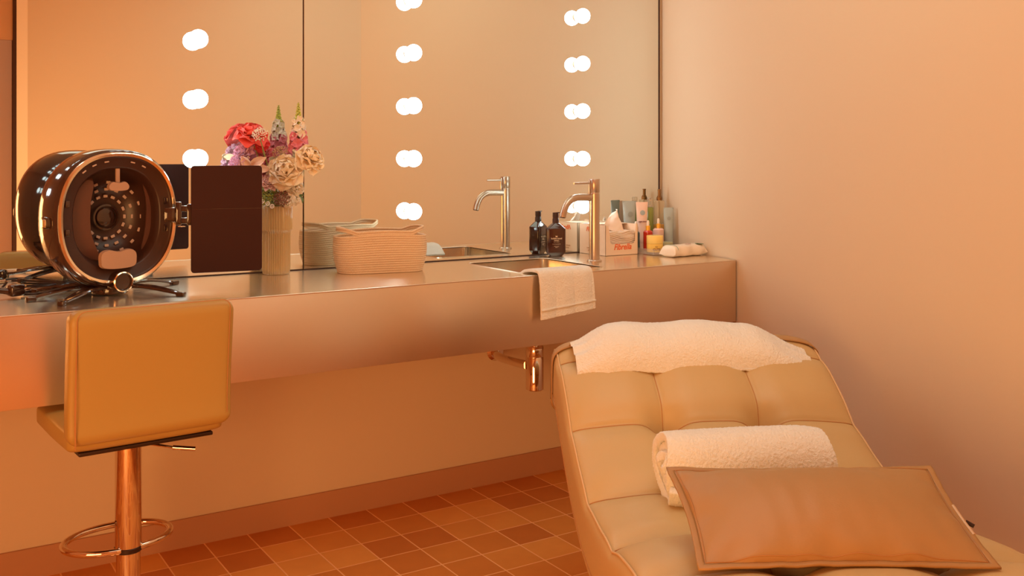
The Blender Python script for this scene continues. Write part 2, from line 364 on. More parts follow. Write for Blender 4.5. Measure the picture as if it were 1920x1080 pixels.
def lounge_pt(s,q,off=0.0):
    # q in [0,1): perimeter; 0..0.5 top from left edge to right, .5..1 under side
    p,t,n=at_s(s); e=min(s,TL-s); rc=.09
    k=1 if e>rc else math.sqrt(max(0,1-((rc-e)/rc)**2))
    w=LW-(1-k)*.05; th=LT/2; kt=.08+.92*k
    if q<.5:
        u=-1+4*q; side=1
    else:
        u=1-4*(q-.5); side=-1
    # superellipse-like: x flat, edges rounded through angle
    a=u*PI/2; 
    x=math.copysign(abs(math.sin(a))**.75,u) if True else u
    v=math.cos(a)**.30 if abs(u)<1 else 0
    X=x*w; V=side*v*th*kt
    if side>0:
        ds=min(abs(s-c) for c in SEAMS); dx=min(abs(X-c) for c in XJS); ce=abs(abs(X)-.40)
        f=max(0,min(1,(v-.5)/.4))
        puff=.022*(math.exp(-(ds/.05)**2)+math.exp(-(dx/.05)**2)*.8)
        groove=.007*(math.exp(-(ds/.0085)**2)+math.exp(-(dx/.0075)**2))
        tuft=.040*math.exp(-(ds*ds+dx*dx)/(.042**2))
        V-=f*(puff+groove+tuft); V+=.012*f
    else:
        pass
    # centre line is LT/2 under the top
    return p+n*(-th+V+(off if side>0 else -off)*1.0)+Vector((X*(1+off/LW*1.0),0,0))
bm=bmesh.new(); NS=460; NQ=220
def qmap(j):
    # denser sampling on top
    if j<160: 
        return .5*j/160
    return .5+.5*(j-160)/(NQ-160)
def fs(i):
    s=TL*i/(NS-1); return s
rows=[[bm.verts.new(lounge_pt(fs(i),qmap(j))) for j in range(NQ)] for i in range(NS)]
for a,b in zip(rows,rows[1:]):
    for j in range(NQ): bm.faces.new((a[j],a[(j+1)%NQ],b[(j+1)%NQ],b[j]))
bm.faces.new(rows[0][::-1]); bm.faces.new(rows[-1])
cu=obj('tufted_cushion',bm,M_leather,lg,angle=80)
# piping along both top edges, and stitched seam lines
def q_of_x(x):  # invert x=sin(a)^.75*w
    u=math.asin(min(1,abs(x/LW))**(1/.75))/(PI/2); u=math.copysign(u,x); return (u+1)/4
for sg in (-1,1):
    bm=bmesh.new(); tube(bm,[lounge_pt(.06+(TL-.12)*i/180,q_of_x(sg*.398),.0015) for i in range(181)],.0026,8); obj('piping',bm,M_pipe,cu)
for c in SEAMS:
    bm=bmesh.new(); tube(bm,[lounge_pt(c,q_of_x(-.394+.788*i/90),.0010) for i in range(91)],.0012,6); obj('cross_seam',bm,M_seam,cu)
for xj in XJS:
    bm=bmesh.new(); tube(bm,[lounge_pt(.05+(TL-.1)*i/260,q_of_x(xj),.0012) for i in range(261)],.0011,6); obj('long_seam',bm,M_seam,cu)
# side panel stitches
for sg in (-1,1):
    bm=bmesh.new()
    tube(bm,[lounge_pt(.08+(TL-.16)*i/180,(.995 if sg<0 else .505),.0006) for i in range(181)],.0012,6); obj('side_seam',bm,M_seam,cu)
# legs and base rail
for sx in (-.27,.27):
    for sy in (-1.62,-.02):
        s=s_of_y(sy); p,t,n=at_s(s); zt=p.z-LT+.02
        bm=bmesh.new(); lathe(bm,[(.001,0),(.022,0),(.03,zt-.01),(.001,zt)],20,Matrix.Translation((sx,sy,0))); obj('leg',bm,M_black,lg)
# elastic strap round the head end
bm=bmesh.new(); s0=s_of_y(.075); W=.017; qs=[]
N=110
def strap(u,v):
    q=u; 
    s=s0+(v-.5)*2*W
    # hang lower/forward on the sides
    pt=lounge_pt(s,q,.006); 
    return pt
grid(bm,N,5,strap,wrapu=True); 
so=obj('elastic_strap',bm,M_strap,lg); sm=so.modifiers.new('t','SOLIDIFY'); sm.thickness=.003
# ------------------------------------------------------------------ pillow on the lounge
def pillow(name,c4,thick,m,label,cat):
    tl,tr_,br,bl=[Vector(c) for c in c4]; cen=(tl+tr_+br+bl)/4
    nrm=((tr_-tl).cross(bl-tl)).normalized()*-1   # facing viewer
    if nrm.dot(cw(0,0,CH)-cen)<0: nrm=-nrm
    t=thing(name,label,cat,(cen.x,cen.y,min(bl.z,br.z)))
    off=Vector((cen.x,cen.y,min(bl.z,br.z)))
    def base(u,v):
        p=(tl.lerp(tr_,u)).lerp(bl.lerp(br,u),v)
        return p
    for side in (1,-1):
        pass
    bm=bmesh.new(); n=70
    def f(side):
        def g(u,v):
            e=math.sin(PI*u); e2=math.sin(PI*v)
            h=(max(0,e)**.55)*(max(0,e2)**.55)*thick/2
            ed=min(min(u,1-u)*1.7,min(v,1-v))
            h+=.0045*noise.noise(Vector((u*9,v*6,side*3+.3)))*(1-min(1,ed*5))*(1 if ed>.01 else 0)*2
            uu=u; vv=v
            pin=.022*(1-math.exp(-((.5-abs(u-.5))/.12)**2)) 
            p=base(u,v)
            # edges pull in between corners
            cx_=(p-base(.5,.5))
            p=p-(base(u,1)-base(u,0)).normalized()*(v-.5)*2*.010*math.sin(PI*u)
            p=p-(base(1,v)-base(0,v)).normalized()*(u-.5)*2*.010*math.sin(PI*v)
            wr=.003*noise.noise(Vector((u*14,v*3,1)))*math.sin(PI*u)
            return p+nrm*(side*h+wr*(1 if side>0 else 0))-off
        return g
    grid(bm,n,n,f(1)); grid(bm,n,n,f(-1)); bmesh.ops.remove_doubles(bm,verts=bm.verts,dist=.0006)
    body=obj('cushion_body',bm,m,t,angle=75)
    # flat flange all round
    bm=bmesh.new(); loop=[]; K=40
    for k in range(K): loop.append((k/K,0))
    for k in range(K): loop.append((1,k/K))
    for k in range(K): loop.append((1-k/K,1))
    for k in range(K): loop.append((0,1-k/K))
    fg=f(0.0001)
    def fl(u,v):
        i=int(round(u*len(loop)))%len(loop); a,b=loop[i]
        p=fg(min(.999,max(.001,a)),min(.999,max(.001,b))); o=(p+off-cen); o-=nrm*o.dot(nrm); 
        w=.013*(v-.15)
        ux=(tr_-tl).normalized(); uy=(tl-bl).normalized()
        dx=(-1 if a<.002 else 1 if a>.998 else 0); dy=(1 if b<.002 else -1 if b>.998 else 0)
        if (a in (0,1)) and (b in (0,1)): dx=(-1 if a==0 else 1); dy=(1 if b==0 else -1)
        wav=.0006*math.sin(i*1.1)+.0018*noise.noise(Vector((i*.21,0,0)))
        return p+(ux*dx+uy*dy)*w+nrm*(wav*v+.001)
    grid(bm,len(loop),4,fl,wrapu=True); fo=obj('flange',bm,m,body,angle=80); sm=fo.modifiers.new('t','SOLIDIFY'); sm.thickness=.004; sm.offset=0
    bm=bmesh.new(); 
    for side in (1,):
        tube(bm,[f(1)(min(.990,max(.010,a)),min(.982,max(.018,b)))+nrm*.0008 for a,b in loop],.0007,6,closed=True)
    obj('edge_stitching',bm,M_seam,body)
    return t,fg,nrm,off
pc=[cw(.335,2.075,.650),cw(.875,2.085,.650),cw(.862,1.778,.574),cw(.342,1.774,.574)]
pt,fg,pn,poff=pillow('cushion',pc,.115,M_leather2,'rectangular tan leather cushion with flat stitched edge, leaning on the lounge below the rolled towel','cushion')
bm=bmesh.new(); tube(bm,[fg(.999,b)+Vector((.012,0,.004)) for b in [.45+.05*k for k in range(7)]],.003,6); obj('zip',bm,M_brass,pt)
bm=bmesh.new(); a=fg(.999,.62)+Vector((.016,0,.004)); tube(bm,[a,a+Vector((.006,-.014,-.006))],.004,8,flat=(1,.4)); obj('zip_pull',bm,M_black,pt)
# ------------------------------------------------------------------ towels
def fuzz(bm,amp,sc):
    bm.normal_update()
    for v in bm.verts:
        v.co+=v.normal*(amp*noise.noise(v.co*sc)+amp*.6*noise.noise(v.co*sc*2.7))
def hair(o,n=14000,L=.004,seed=1):
    pass
# rolled towel: spiral section extruded along its axis
TC=cw(.555,2.375,0); ta=-LR+R(10)
tw=thing('rolled_towel','thick cream terry towel rolled up, lying on the lounge behind the tan cushion','towel',(TC.x,TC.y,.480),-TH+R(3.2))
bm=bmesh.new(); turns=3.1; NT=420; NL=150; Rt=.097; th0=.024
def roll(u,v):
    a=u*turns*2*PI; r=.014+(Rt-.014)*u
    # the section is a slightly flattened circle; free edge on the near underside
    ang=R(200)-a+turns*2*PI
    x=(v-.5)*.385
    endw=1-.10*(abs(v-.5)*2)**6
    tel=.012*(1-u)*(1 if v<.5 else -1)*0
    x+=(.012*math.sin(ang*2+1.3)+.010*math.sin(a*.5))*( -1 if v<.5 else 1)*(abs(v-.5)*2)**4*(.6)
    sag=.004*math.sin(x*14)
    return Vector((x, r*1.0*math.cos(ang)*endw, (.092)+r*.94*math.sin(ang)*endw+sag*u))
grid(bm,NT,NL,roll); o=obj('towel_roll',bm,M_towel,tw,angle=85)
bpy.context.view_layer.update()
sm=o.modifiers.new('t','SOLIDIFY'); sm.thickness=.021; sm.offset=0
tx=bpy.data.textures.new('terry','CLOUDS'); tx.noise_scale=.0052; tx.noise_depth=2
tx2=bpy.data.textures.new('soft','CLOUDS'); tx2.noise_scale=.05
def fluff(o,sub,amp,amp2=.004):
    if sub: s=o.modifiers.new('s','SUBSURF'); s.levels=sub; s.render_levels=sub
    d=o.modifiers.new('d2','DISPLACE'); d.texture=tx2; d.strength=amp2; d.texture_coords='LOCAL'
    d=o.modifiers.new('d','DISPLACE'); d.texture=tx; d.strength=amp; d.texture_coords='LOCAL'
fluff(o,1,.0042,.004)
# head-rest towel: towel sleeve over a long pad, gathered flat at both ends
HT=thing('headrest_towel','pale terry towel wrapped over the pad across the head end of the lounge','towel',(*cw(.53,3.0)[:2],.70),-LR+R(2))
bm=bmesh.new(); NU=260;NV=150
TOPZ=[(-1,.038),(-.9,.048),(-.8,.068),(-.68,.082),(0,.085),(.46,.080),(.62,.066),(.74,.044),(.86,.030),(1,.014)]
def ht(u,v):
    x=(u*2-1); X=x*.358
    a=2*PI*v
    top=interp(TOPZ,x); k=.5*(top+.035)
    hy=.104 if abs(x)<.75 else .104-.02*(abs(x)-.75)/.25
    c,s=math.cos(a),math.sin(a)
    y=math.copysign(abs(c)**.62,c)*hy; zz=math.copysign(abs(s)**.70,s)
    z=(top if zz>0 else .022)*zz
    # front ridge line lower: facet between top and front
    if zz>0: z-=.012*max(0,-y/hy)
    g=max(0,(abs(x)-.68)/.32)
    z+=g*.005*math.sin(y*150+x*3)*(1 if zz>0 else .3)
    z+=.004*math.sin(x*9+1)*(1-g)
    # rest on the curved head of the lounge
    yy=y-.020
    z+=-.26*max(0,-yy-.02)+(-.10 if yy>.05 else 0)*(yy-.05)
    z+=-.014*max(0,abs(x)-.55)/.45
    return Vector((X,yy,z))
grid(bm,NU,NV,ht,wrapv=True); bmesh.ops.contextual_create(bm,geom=[e for e in bm.edges if e.is_boundary][:0]) if False else None
o=obj('towel_wrap',bm,M_towel,HT,angle=85); fluff(o,1,.0038,.004)
o.location.z=.025
# hand towel draped over counter front by the sink
DT=thing('hand_towel','small cream terry towel draped over the counter edge in front of the sink','towel',(2.0,CF,CT))
bm=bmesh.new()
path=[(0,.115,-.030),(0,.085,-.006),(0,.06,.006),(0,.02,.010),(0,-.004,.009),(0,-.0135,.000),(0,-.0155,-.02),(0,-.017,-.065),(0,-.018,-.128)]
pp=smoothpts(path,60)
def dt(u,v):
    k=v*60; i=min(59,int(k)); p=pp[i].lerp(pp[i+1],k-i)
    hw=.112
    x=(u-.5)*2*hw
    down=max(0,v-.45)
    x=x+.016*(u-.5)*down + .014*down*1.2
    x+= -.02*(1-u)*max(0,.25-v)*2
    fold=.004*math.sin(u*9+1)*down*2+.003*noise.noise(Vector((u*3,v*3,5)))
    z=p.z-.022*(1-u)*max(0,v-.6)/.4*1.0
    y=p.y-abs(fold)-.002*down+.03*max(0,.2-v)*math.sin(u*6)
    return Vector((x,y,z))
grid(bm,110,140,dt); o=obj('towel_cloth',bm,M_towel2,DT,angle=85); sm=o.modifiers.new('t','SOLIDIFY'); sm.thickness=.010; sm.offset=1; fluff(o,1,.0024,.002)
bm=bmesh.new()
def hem(u,v):
    p=dt(u,.93+.012*v); return p+Vector((0,-.0125,0))
grid(bm,60,3,hem); o=obj('hem_band',bm,M_towel2,DT); sm=o.modifiers.new('t','SOLIDIFY'); sm.thickness=.003
# ------------------------------------------------------------------ rope basket
def rope_mat():
    m=bpy.data.materials.new('cotton_rope'); m.use_nodes=True; nt=m.node_tree; b=nt.nodes['Principled BSDF']; L=nt.links; N=nt.nodes.new
    b.inputs['Roughness'].default_value=.9
    uv=N('ShaderNodeUVMap'); mp=N('ShaderNodeMapping'); L.new(uv.outputs[0],mp.inputs[0]); mp.inputs['Rotation'].default_value=(0,0,0)
    wv=N('ShaderNodeTexWave'); wv.wave_type='BANDS'; wv.bands_direction='DIAGONAL'; wv.inputs['Scale'].default_value=130; wv.inputs['Distortion'].default_value=1.5; wv.inputs['Detail'].default_value=2
    L.new(mp.outputs[0],wv.inputs[0])
    no=N('ShaderNodeTexNoise'); no.inputs['Scale'].default_value=60; L.new(uv.outputs[0],no.inputs[0])
    cr=N('ShaderNodeValToRGB'); e=cr.color_ramp.elements; e[0].color=(.62,.40,.23,1); e[0].position=.1; e[1].color=(.86,.64,.42,1); e[1].position=.75
    mx=N('ShaderNodeMath'); mx.operation='MULTIPLY_ADD'; mx.inputs[1].default_value=.7; L.new(wv.outputs['Fac'],mx.inputs[0])
    m2=N('ShaderNodeMath'); m2.operation='MULTIPLY'; m2.inputs[1].default_value=.3; L.new(no.outputs[0],m2.inputs[0]); L.new(m2.outputs[0],mx.inputs[2])
    L.new(mx.outputs[0],cr.inputs[0]); L.new(cr.outputs[0],b.inputs['Base Color'])
    bp=N('ShaderNodeBump'); bp.inputs['Strength'].default_value=.6; bp.inputs['Distance'].default_value=.001; L.new(wv.outputs['Fac'],bp.inputs['Height']); L.new(bp.outputs[0],b.inputs['Normal'])
    return m
M_rope=rope_mat()
def rect_loop(hx,hy,r,n):
    # perimeter sample of rounded rect, arc-length-ish
    P=rrect(-hx,hx,-hy,hy,r,8); P=[Vector((a,b,0)) for a,b in P]; L=[0]
    for i in range(len(P)): L.append(L[-1]+(P[(i+1)%len(P)]-P[i]).length)
    out=[]
    for k in range(n):
        s=L[-1]*k/n; i=0
        while L[i+1]<s: i+=1
        u=(s-L[i])/max(1e-9,L[i+1]-L[i]); out.append(P[i].lerp(P[(i+1)%len(P)],u))
    return out,L[-1]
bc=Vector((1.497,-.187)); bk_=thing('rope_basket','oval beige coiled rope basket with two loop handles, on the counter between vase and sink','basket',(bc.x,bc.y,CT),R(-11))
def coil(bm,loopf,r,n,uvrow,uvl):
    seg=8; base=len(bm.verts); rows=[]
    pts=loopf
    for i in range(n):
        p=pts[i]; t=(pts[(i+1)%n]-pts[i-1]).normalized(); up=Vector((0,0,1)); a=(up-t*t.dot(up)).normalized(); b=t.cross(a)
        rows.append([bm.verts.new(p+a*r*math.cos(2*PI*k/seg)+b*r*math.sin(2*PI*k/seg)) for k in range(seg)])
    for i in range(n):
        A,B=rows[i],rows[(i+1)%n]
        for k in range(seg):
            f=bm.faces.new((A[k],A[(k+1)%seg],B[(k+1)%seg],B[k])); 
            uu=[(i/n,k/seg),(i/n,(k+1)/seg),((i+1)/n,(k+1)/seg),((i+1)/n,k/seg)]
            for lp,(x,y) in zip(f.loops,uu): lp[uvl].uv=(x*uvrow+pts[0].z*37.3, y*.012+pts[0].z*1.5)
bm=bmesh.new(); uvl=bm.loops.layers.uv.new('UVMap'); n=180; rr=.0042; NR=17
def bshape(k,nr):
    z=.0045+k*(.124/(NR-1)); g=k/(NR-1); bulge=.006*math.sin(PI*g)
    hx=.148+bulge+.012*g; hy=.066+bulge+.006*g
    lp,L=rect_loop(hx,hy,min(.058,hy-.004),n); out=[]
    for p in lp:
        w=.003*math.sin(p.x*22+1.2)*g
        out.append(Vector((p.x,p.y+w*(1 if p.y>0 else -1),z+.004*g*math.cos(p.x*16))))
    return out,L
for k in range(NR):
    lp,L=bshape(k,NR); coil(bm,lp,rr,n,L*1.0,uvl)
obj('basket_wall',bm,M_rope,bk_)
for ci,sgn in enumerate((1,)):
    bm=bmesh.new(); uvl=bm.loops.layers.uv.new('UVMap')
    for k in range(2):
        lp,L=bshape(NR-1,NR); out=[]
        for p in lp:
            e=max(0,(abs(p.x)-.095)/.065); lift=.018*math.sin(min(1,e)*PI/2)**1.2
            if abs(p.x)<.02: pass
            out.append(Vector((p.x*(1-.05*e),p.y*(1-.12*e),p.z+.0078*(k+1)+lift-.002)))
        coil(bm,out,rr,n,L,uvl)
    obj('rim_handles',bm,M_rope,bk_)
bm=bmesh.new(); lp,L=bshape(0,NR); bm.faces.new([bm.verts.new((p.x,p.y,.005)) for p in lp]); obj('basket_floor',bm,M_rope,bk_,smooth=False)
# ------------------------------------------------------------------ mask device
G_sh=mat('glossy_brown_black_shell',(.045,.018,.012),.12,coat=1)
G_in=mat('dark_inner_plastic',(.050,.018,.011),.35)
G_gold=mat('gold_trim',(.98,.82,.60),.15,1)
G_pad=mat('peach_silicone_pad',(.48,.29,.20),.55)
G_fin=mat('smoky_brown_fin',(.13,.05,.03),.3)
G_led=mat('led_lens',(.62,.44,.36),.25)
G_scr=mat('black_tablet_back',(.045,.013,.010),.5,spec=.25,bump=(200,.05,.001))
DC=cw(-.4055*2.93,2.93); dv=thing('mask_device','round glossy black therapy mask with gold rim and tablet, left end of the counter','beauty device',(DC.x,DC.y,CT),R(14.5))
# local: x right, -y toward the viewer (face normal), z up ; face centre height
FZ=.226; AX,AZ=.180,.196
def oval(a,sx,sz,n=2.35):
    c,s=math.cos(a),math.sin(a); return math.copysign(abs(c)**(2/n),c)*sx, math.copysign(abs(s)**(2/n),s)*sz
def ovloft(bm,rings,seg=96,capa=False,capb=False,dz=0):
    rows=[]
    for y,sx,sz in rings:
        rows.append([bm.verts.new((oval(2*PI*k/seg,sx,sz)[0],y,FZ+dz+oval(2*PI*k/seg,sx,sz)[1])) for k in range(seg)])
    for a,b in zip(rows,rows[1:]):
        for k in range(seg): bm.faces.new((a[k],a[(k+1)%seg],b[(k+1)%seg],b[k]))
    if capa: bm.faces.new(rows[0])
    if capb: bm.faces.new(rows[-1][::-1])
bm=bmesh.new()
ovloft(bm,[(-.062,.170,.186),(-.060,.178,.194),(-.045,.184,.200),(-.01,.190,.203),(.03,.190,.202),(.065,.180,.19),(.10,.155,.165),(.125,.11,.12),(.135,.05,.055)],capb=True); obj('shell',bm,G_sh,dv,angle=60)
bm=bmesh.new()
ovloft(bm,[(-.048,.177,.193),(-.064,.176,.192),(-.0690,.171,.187),(-.066,.1645,.1805),(-.050,.1645,.1805)]); obj('gold_rim',bm,G_gold,dv,angle=60)
bm=bmesh.new(); 
ovloft(bm,[(-.058,.167,.183),(-.052,.160,.176),(-.050,.134,.150),(-.046,.129,.145),(-.02,.122,.138),(.02,.10,.115),(.05,.07,.08),(.055,.04,.045)],capb=True); fc=obj('inner_face',bm,G_in,dv,angle=50)
bm=bmesh.new(); lathe(bm,[(.001,0),(.026,0),(.027,.004),(.022,.006),(.001,.004)],36,Matrix.Translation((.008,.049,FZ-.002))@Matrix.Rotation(R(90),4,'X')); 
lathe(bm,[(.033,0),(.038,0),(.039,.004),(.034,.005)],36,Matrix.Translation((.008,.046,FZ-.002))@Matrix.Rotation(R(90),4,'X'),cap=False); obj('hub_disc',bm,G_sh,fc)
lbm=bmesh.new(); box(lbm,(0,0,0),(.0125,.004,.0082),.001,1); proto=obj('led',lbm,G_led,fc)
fbm=bmesh.new(); box(fbm,(0,.001,0),(.015,.003,.012),.001,1); firstl=True
def bowl_y(r):
    # depth of the concave inner face at radius r (inverse of the loft, roughly)
    return interp([(.0,.052),(.042,.052),(.075,.046),(.107,.018),(.128,-.020),(.135,-.046)],r)
for ri,r0 in enumerate((.060,.080,.100)):
    for k in range(16):
        a=2*PI*k/16+(0 if ri!=1 else R(0)); x=.008+r0*math.cos(a)*.97; z=FZ-.002+r0*math.sin(a)*1.05
        if x<-.04 : continue
        rr_=math.hypot(x,(z-FZ)*.92); y=bowl_y(rr_)-.004
        if firstl: o=proto; firstl=False
        else: o=proto.copy(); link(o); o.parent=fc
        o.location=(x,y,z); o.rotation_euler=(R(0),-a+R(90) if k%4 else -a+R(90),0)
fbm.free()
# rim slots and clips
for a in (62,76,100,114,128):
    bm=bmesh.new(); x,z=oval(R(a),.150,.166); box(bm,(x,-.052,FZ+z),(.013,.004,.004),.0006,1,Matrix.Rotation(-R(a-90),4,'Y')); obj('rim_light',bm,G_led,fc)
for x in (-.147,.147):
    for z in (-.036,.045): bm=bmesh.new(); box(bm,(x,-.053,FZ+z),(.012,.006,.020),.002); obj('clip',bm,G_sh,fc)
# silicone fins and pads
def padshape(bm,cx,cz,pts,y0,th,seg=40):
    P=smoothpts([(a,0,b) for a,b in pts],seg,closed=True)
    a=[bm.verts.new((cx+p.x,y0,cz+p.z)) for p in P]; b=[bm.verts.new((cx+p.x*.94,y0-th,cz+p.z*.94)) for p in P]; n=len(P)
    for i in range(n): bm.faces.new((a[i],a[(i+1)%n],b[(i+1)%n],b[i]))
    bm.faces.new(b); bm.faces.new(a[::-1])
bm=bmesh.new(); padshape(bm,-.082,FZ,[(-.035,.10),(.028,.115),(.022,.05),(.020,0),(.024,-.05),(.040,-.095),(.052,-.13),(.0,-.115),(-.03,-.06),(-.042,.02)],-.004,.006); o=obj('side_fin',bm,G_fin,fc,angle=30); 
bm=bmesh.new(); padshape(bm,.098,FZ,[(-.006,.110),(.012,.09),(.026,.04),(.024,-.03),(.008,-.085),(-.010,-.105),(.004,-.04),(.008,.04)],-.010,.006); obj('side_fin',bm,G_fin,fc,angle=30)
bm=bmesh.new(); padshape(bm,-.004,FZ-.120,[(-.052,.022),(-.03,.030),(0,.024),(.03,.030),(.052,.022),(.056,0),(.048,-.022),(0,-.028),(-.048,-.022),(-.056,0)],-.056,.012); obj('chin_pad',bm,G_pad,fc,angle=30)
bm=bmesh.new(); padshape(bm,.004,FZ+.092,[(-.032,0),(-.02,.014),(0,.010),(.02,.014),(.032,0),(.022,-.012),(-.022,-.012)],-.040,.012); obj('forehead_pad',bm,G_pad,fc,angle=30)
bm=bmesh.new(); box(bm,(.004,-.040,FZ+.131),(.013,.008,.07),.003); obj('pad_stem',bm,G_pad,fc)
# bottom knob, side button
Mk=Matrix.Translation((-.002,-.066,FZ-.183))@Matrix.Rotation(R(90),4,'X')
bm=bmesh.new(); lathe(bm,[(.001,-.02),(.028,-.02),(.028,.022),(.024,.022),(.022,.018),(.001,.018)],40,Mk); kn=obj('front_knob',bm,G_sh,dv)
bm=bmesh.new(); lathe(bm,[(.0275,.018),(.0292,.019),(.0292,.026),(.0262,.028),(.0248,.024)],40,Mk,cap=False); obj('knob_ring',bm,G_gold,kn)
bm=bmesh.new(); box(bm,(-.184,-.012,FZ-.008),(.030,.036,.034),.006); o=obj('side_button',bm,G_sh,dv)
bm=bmesh.new(); box(bm,(-.1985,-.020,FZ-.008),(.006,.024,.022),.002); obj('button_plate',bm,G_gold,o)
# neck and star feet
bm=bmesh.new(); lathe(bm,[(.001,0.004),(.050,.004),(.052,.012),(.045,.03),(.040,.045),(.001,.05)],36,Matrix.Translation((0,.0,0))); nk=obj('stand_hub',bm,G_sh,dv)
def feet(angles):
    for a,L in angles:
        a=R(a)-R(14.5)
        dx,dy=math.cos(a),math.sin(a); px,py=-dy,dx
        bm=bmesh.new()
        for sg in (-1,1):
            w=.013*sg
            tube(bm,smoothpts([(dx*.03+px*w,dy*.03+py*w,.022),(dx*L*.5+px*w*1.2,dy*L*.5+py*w*1.2,.026),(dx*L*.92+px*w*.4,dy*L*.92+py*w*.4,.012),(dx*L,dy*L,.006)],12),.0048,8)
        box(bm,(dx*(L+.004),dy*(L+.004),.0068),(.026,.018,.013),.003,2,Matrix.Rotation(a,4,'Z'))
        obj('foot',bm,G_sh,nk)
# world angle = cam angle - 32.55
feet([(177-32.5,.225),(226-32.5,.22),(262-32.5,.235),(-14-32.5,.232),(60-32.5,.235),(118-32.5,.16)])
# tablet: its own frame
tb0=cw(-.3165*2.955,2.965); tb=bpy.data.objects
def dloc(p): # world -> device local
    q=Matrix.Rotation(-R(14.5),4,'Z')@(Vector(p)-Vector((DC.x,DC.y,CT))); return q
pa=cw((358-960)/1859*2.945,2.945); pb=cw((491-960)/1859*3.03,3.03)
ang=math.atan2(pb.y-pa.y,pb.x-pa.x); mid=(pa+pb)/2; wid=(pb-pa).length
zc=CH-(410-297)*2.985/1859; hh=199*2.985/1859
Mt=Matrix.Translation(dloc((mid.x,mid.y,zc)))@Matrix.Rotation(ang-R(14.5),4,'Z')
bm=bmesh.new(); P=rrect(-wid/2,wid/2,-hh/2,hh/2,.010,5)
rows=[[bm.verts.new(Mt@Vector((x*k,y,z*k))) for x,z in P] for y,k in ((-.0045,.985),(-.006+.0015,.993),(-.003,1),(.003,1),(.0045,.99))]
for a,b in zip(rows,rows[1:]):
    n=len(a)
    for k in range(n): bm.faces.new((a[k],a[(k+1)%n],b[(k+1)%n],b[k]))
bm.faces.new(rows[0]); bm.faces.new(rows[-1][::-1])
sc_=obj('tablet',bm,G_scr,dv,angle=40)
bm=bmesh.new(); box(bm,Mt@Vector((0,-.0046,.030)),(wid*.97,.0006,.0010),0,1,Matrix.Rotation(ang-R(14.5),4,'Z')); obj('case_fold',bm,G_sh,sc_,smooth=False)
hx=-wid/2
bm=bmesh.new(); RT=Matrix.Rotation(ang-R(14.5),4,'Z')
box(bm,Mt@Vector((hx-.034,.02,.018)),(.016,.034,.070),.004,2,RT); box(bm,Mt@Vector((hx-.016,.018,.032)),(.03,.02,.018),.003,2,RT); box(bm,Mt@Vector((hx-.016,.018,-.004)),(.03,.02,.018),.003,2,RT); box(bm,Mt@Vector((hx+.0,.013,.014)),(.02,.016,.064),.003,2,RT)
box(bm,Mt@Vector((hx-.055,.03,.014)),(.04,.03,.045),.006,2,RT)
h=obj('hinge_arm',bm,G_sh,dv)
bm=bmesh.new(); box(bm,Mt@Vector((hx-.026,.004,-.020)),(.022,.008,.003),.001,1,RT); obj('hinge_plate',bm,G_gold,h)
# power cord and plug
cd=thing('power_cord','black power cord with bulky plug lying on the counter left of the mask device','cord',(*cw(-.47*2.98,2.98)[:2],CT))
cb=cw(-.47*2.98,2.98)
def cl(px,py,h=.006):  # on-counter point by plan position
    d=(CH-CT-h)*1859/(py-297); q=cw((px-960)/1859*d,d); return Vector((q.x-cb.x,q.y-cb.y,h))
bm=bmesh.new(); tube(bm,smoothpts([cl(45,548),cl(80,543),cl(110,535),cl(135,524),cl(160,522)],30),.0035,8); tube(bm,smoothpts([cl(40,552),cl(70,551),cl(100,546),cl(130,532),cl(190,528),cl(230,530)],30),.0035,8); tube(bm,smoothpts([cl(-30,560),cl(-5,548),cl(12,530,.02)],14),.0035,8); tube(bm,smoothpts([cl(50,536,.01),cl(100,533),cl(170,520),cl(250,521)],20),.003,8); obj('cable',bm,M_black,cd)
bm=bmesh.new(); a=cl(4,520,.030); b=cl(30,548,.016)
lathe(bm,[(.001,-.02),(.015,-.02),(.020,-.008),(.021,.012),(.013,.02),(.001,.022)],20,Matrix.Translation(a)@Matrix.Rotation(R(35),4,'X')@Matrix.Rotation(R(40),4,'Y')); obj('plug',bm,G_sh,cd)
bm=bmesh.new(); box(bm,b+Vector((0,0,.006)),(.045,.032,.034),.009,3,Matrix.Rotation(R(25),4,'Z')); lathe(bm,[(.001,0),(.010,0),(.008,.03),(.001,.03)],12,Matrix.Translation(b+Vector((-.02,0,.004)))@Matrix.Rotation(R(-80),4,'Y')); pg=obj('plug',bm,G_sh,cd)
for k in (-1,1): bm=bmesh.new(); box(bm,b+Vector((.03,.008*k,.008)),(.018,.002,.006),0); obj('plug_pin',bm,M_chrome,pg)

# ------------------------------------------------------------------ vase
VX,VY=1.157,-.072
M_vase=mat('amber_ribbed_glass',(.78,.52,.22),.06,alpha=.55,coat=1,spec=1)
M_stem=mat('flower_stem_green',(.30,.32,.09),.5)
M_leaf=mat('leaf_green',(.16,.22,.05),.5,var=((.10,.14,.03),40))
vs=thing('glass_vase','ribbed amber glass vase holding the flowers, beside the tablet','vase',(VX,VY,CT))
bm=bmesh.new(); seg=240; prof=[(.001,0,0),(.042,0,0),(.0455,.004,.5),(.0465,.02,1),(.0465,.140,1),(.0475,.148,.6),(.0530,.152,.3),(.0535,.157,.8),(.0535,.23,1),(.0535,.236,0),(.0515,.237,0),(.0500,.235,0),(.0500,.158,0),(.0440,.146,0),(.0432,.02,0),(.040,.012,0),(.001,.010,0)]
rows=[]
for r,z,k in prof:
    rows.append([bm.verts.new(((r+k*.0017*math.cos(2*PI*i*40/seg))*math.cos(2*PI*i/seg),(r+k*.0017*math.cos(2*PI*i*40/seg))*math.sin(2*PI*i/seg),z)) for i in range(seg)])
for a,b in zip(rows,rows[1:]):
    for k in range(seg): bm.faces.new((a[k],a[(k+1)%seg],b[(k+1)%seg],b[k]))
